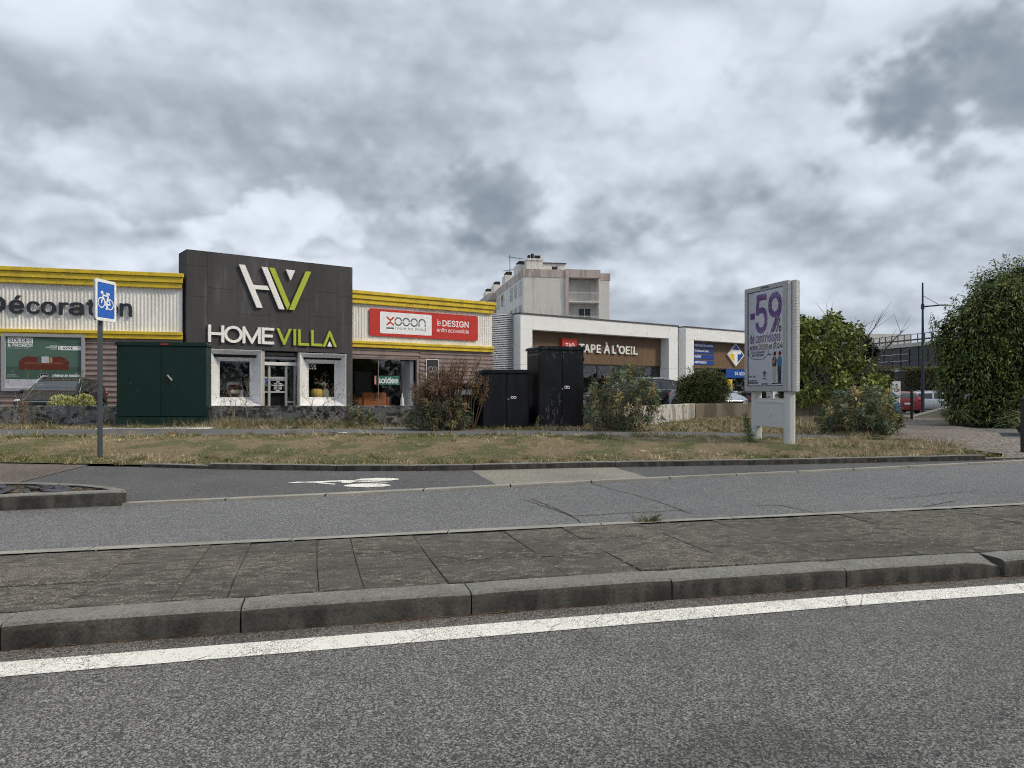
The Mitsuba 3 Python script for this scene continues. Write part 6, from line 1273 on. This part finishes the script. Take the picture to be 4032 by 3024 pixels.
conifer_mass('dense_tree', 'dense dark green tree just right of the advertising panel, behind the lighter tree', 12.6, 31.5, [(-.2, 0, 2.0, (1.1, 1, 1.7)), (.4, 0, 3.5, (.95, .9, 1.05)), (-.5, 0, 4.0, (.7, .6, .75)), (1.0, 0, 4.2, (.55, .6, .5)), (1.2, .2, 1.6, (.9, .9, 1.3)), (1.9, .3, 2.6, (.8, .8, .9)), (2.5, .3, 3.1, (.6, .6, .7)), (2.7, .3, 1.4, (.9, .8, 1.1))], 15000, dk)
conifer_mass('distant_tree', 'tree top showing just above the roof of the stationery shop', 15.4, 82.0, [(0, 0, 5.6, (2.0, 2, 1.3)), (.3, 0, 6.6, (1.1, 1, .85)), (0, 0, 4, (2, 2, 2))], 2500, pal((.10, .11, .03), (.07, .09, .03)))
# clipped hedge blocks in front of the office
for x0, x1, lab in ((34.6, 38.2, 'clipped hedge block between totem sign and street lamp'), (38.9, 44.0, 'clipped hedge block right of the street lamp'), (28.5, 33.8, 'clipped dark hedge block left of the totem sign')):
    t = Thing('clipped_hedge', lab, 'hedge'); n = 7000; o = np.column_stack([rng.uniform(x0, x1, n), rng.uniform(65, 66.6, n), rng.uniform(-.1, 3.45, n)]); fr_ = rng.random(n)
    o[fr_ < .6, 1] = 65 + rng.random((fr_ < .6).sum()) * .25; tp = (fr_ > .6) & (fr_ < .85); o[tp, 2] = 3.4 + rng.random(tp.sum()) * .2
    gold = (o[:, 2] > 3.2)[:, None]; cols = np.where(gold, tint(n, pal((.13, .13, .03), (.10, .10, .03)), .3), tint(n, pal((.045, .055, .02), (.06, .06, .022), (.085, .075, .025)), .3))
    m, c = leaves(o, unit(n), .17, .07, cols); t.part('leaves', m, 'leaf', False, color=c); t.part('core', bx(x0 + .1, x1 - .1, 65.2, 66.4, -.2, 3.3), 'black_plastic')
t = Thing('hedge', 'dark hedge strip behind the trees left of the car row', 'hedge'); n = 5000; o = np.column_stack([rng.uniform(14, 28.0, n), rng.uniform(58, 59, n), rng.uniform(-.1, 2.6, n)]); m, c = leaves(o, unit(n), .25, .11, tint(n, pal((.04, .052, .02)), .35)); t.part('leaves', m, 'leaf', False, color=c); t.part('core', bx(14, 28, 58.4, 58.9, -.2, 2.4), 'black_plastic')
t = Thing('container', 'dark grey container with a pale frame behind the spurge bush', 'container'); t.part('body', bx(17.5, 19.9, 42, 44, 0, 2.3, .03), 'container_grey'); t.part('frame', cat([bx(19.92, 20.0, 41.9, 42, 0, 2.4), bx(20.4, 20.48, 41.9, 42, 0, 2.4), bx(20.0, 20.4, 41.9, 42, 2.32, 2.4)]), 'alu')
# red geraniums and low planting by the shop door
t = Thing('flower_bed', 'low bed of green plants and red flowers in front of the stationery shop', 'flower bed'); n = 2600; o = np.column_stack([rng.uniform(10.2, 15.5, n), rng.uniform(35, 35.8, n), rng.uniform(.2, .95, n)]); m, c = leaves(o, unit(n, .4), .13, .06, tint(n, pal((.10, .13, .035), (.15, .16, .04)), .3)); t.part('leaves', m, 'leaf', False, color=c)
n = 160; o = np.column_stack([rng.choice([10.9, 11.9, 12.2], n) + rng.normal(0, .22, n), rng.uniform(35, 35.5, n), rng.uniform(.85, 1.2, n)]); m, c = leaves(o, unit(n), .08, .07, tint(n, pal((.55, .03, .03)), .2)); t.part('flowers', m, 'leaf', False, color=c)

# ------------------------------------------------------------------ small litter
ns = 520; cx2 = rng.uniform(-3.4, 4.6, ns); cl = meshkit.fbm(np.column_stack([cx2 * 2.2, cx2 * 0, cx2 * 0]), 3, 5); k = rng.random(ns) < np.clip((cl - .42) * 5, .05, 1); cx2 = cx2[k]; ns = len(cx2)
yy = kerb_foot(cx2) - np.abs(rng.normal(0, .028, ns)) - .006; a = np.arctan(.24) + rng.normal(0, .45, ns); Ln = rng.uniform(.05, .15, ns); dv = np.stack([np.cos(a), np.sin(a), a * 0], 1); sv = np.stack([-np.sin(a), np.cos(a), a * 0], 1) * .0011
b0 = np.column_stack([cx2, yy, rng.uniform(.003, .02, ns)]); e0 = b0 + dv * Ln[:, None] + np.column_stack([np.zeros(ns), np.zeros(ns), rng.uniform(-.006, .012, ns)])
e0[:, 1] = np.minimum(e0[:, 1], kerb_foot(e0[:, 0]) - .004); md = (b0 + e0) / 2 + [0, 0, .003]
v = np.stack([b0 - sv, b0 + sv, md + sv + [0, 0, .001], md - sv + [0, 0, .001], e0], 1).reshape(-1, 3); kk = np.arange(ns)[:, None, None] * 5
f = (kk + np.array([[0, 1, 2], [0, 2, 3], [3, 2, 4]])[None]).reshape(-1, 3)
c = np.repeat(tint(ns, pal((.17, .075, .04), (.12, .06, .035), (.24, .13, .065), (.36, .27, .17)), .3), 5, 0)
single('pine_needles', 'rust brown pine needles lying along the foot of the near kerb', 'needles', (v, f), 'blade', False, c, kind='stuff')
st = []
for k in range(170):
    x, v_ = rng.uniform(-5, 6), rng.random(); lo, hi = float(kerb_back(x)), float(strip_front(x)); y = lo + (hi - lo) * v_; s = rng.uniform(.004, .011)
    st.append(ball((x, y, float(med_z(x, lo, v_)) + s * .5), (s * 1.3, s, s * .6), 0))
for k in range(140):
    x = rng.uniform(-4, 6); y = rng.uniform(2.6, float(kerb_foot(x)) - .02); s = rng.uniform(.003, .008); st.append(ball((x, y, s * .4), (s * 1.4, s, s * .6), 0))
for k in range(60):
    x = rng.uniform(-6, 6); y = float(channel_back(x)) + rng.uniform(.1, 1.2); s = rng.uniform(.008, .016); st.append(ball((x, y, float(G(x, y)) + .012), (s * 1.4, s, s * .5), 0))
single('pebbles', 'small pale stone chips scattered over road, median and cycle lane', 'pebbles', cat(st), 'channel_concrete', kind='stuff')
for x, y, L_, w_, a, lab in ((-2.85, 19.15, .95, .05, .02, 'long white plastic strip lying at the foot of the dried bush'), (-5.95, 19.75, .16, .06, .3, 'white scrap of paper in the weeds below the entrance'), (-3.9, 17.0, .22, .05, .4, 'pale scrap on the footpath edge below the small spurge')):
    single('litter', lab, 'litter', move(bx(-L_ / 2, L_ / 2, -w_ / 2, w_ / 2, 0, .02, .006), (x, y, float(G(x, y)) + .03), a), 'litter_white')
x0, y0, z0_ = -4.05, 16.75, float(G(-4.05, 16.75))
single('wire_stand', 'bent black wire frame lying on the footpath edge', 'wire', cat([tube([(x0 - .12, y0, z0_), (x0 - .08, y0, z0_ + .22), (x0 + .05, y0, z0_ + .10)], .006, 5), tube([(x0 + .02, y0, z0_), (x0 + .02, y0, z0_ + .28), (x0 + .22, y0, z0_ + .03)], .006, 5), tube([(x0 - .1, y0 + .05, z0_ + .06), (x0 + .3, y0 + .02, z0_ + .04)], .006, 5)]), 'bollard_dark')
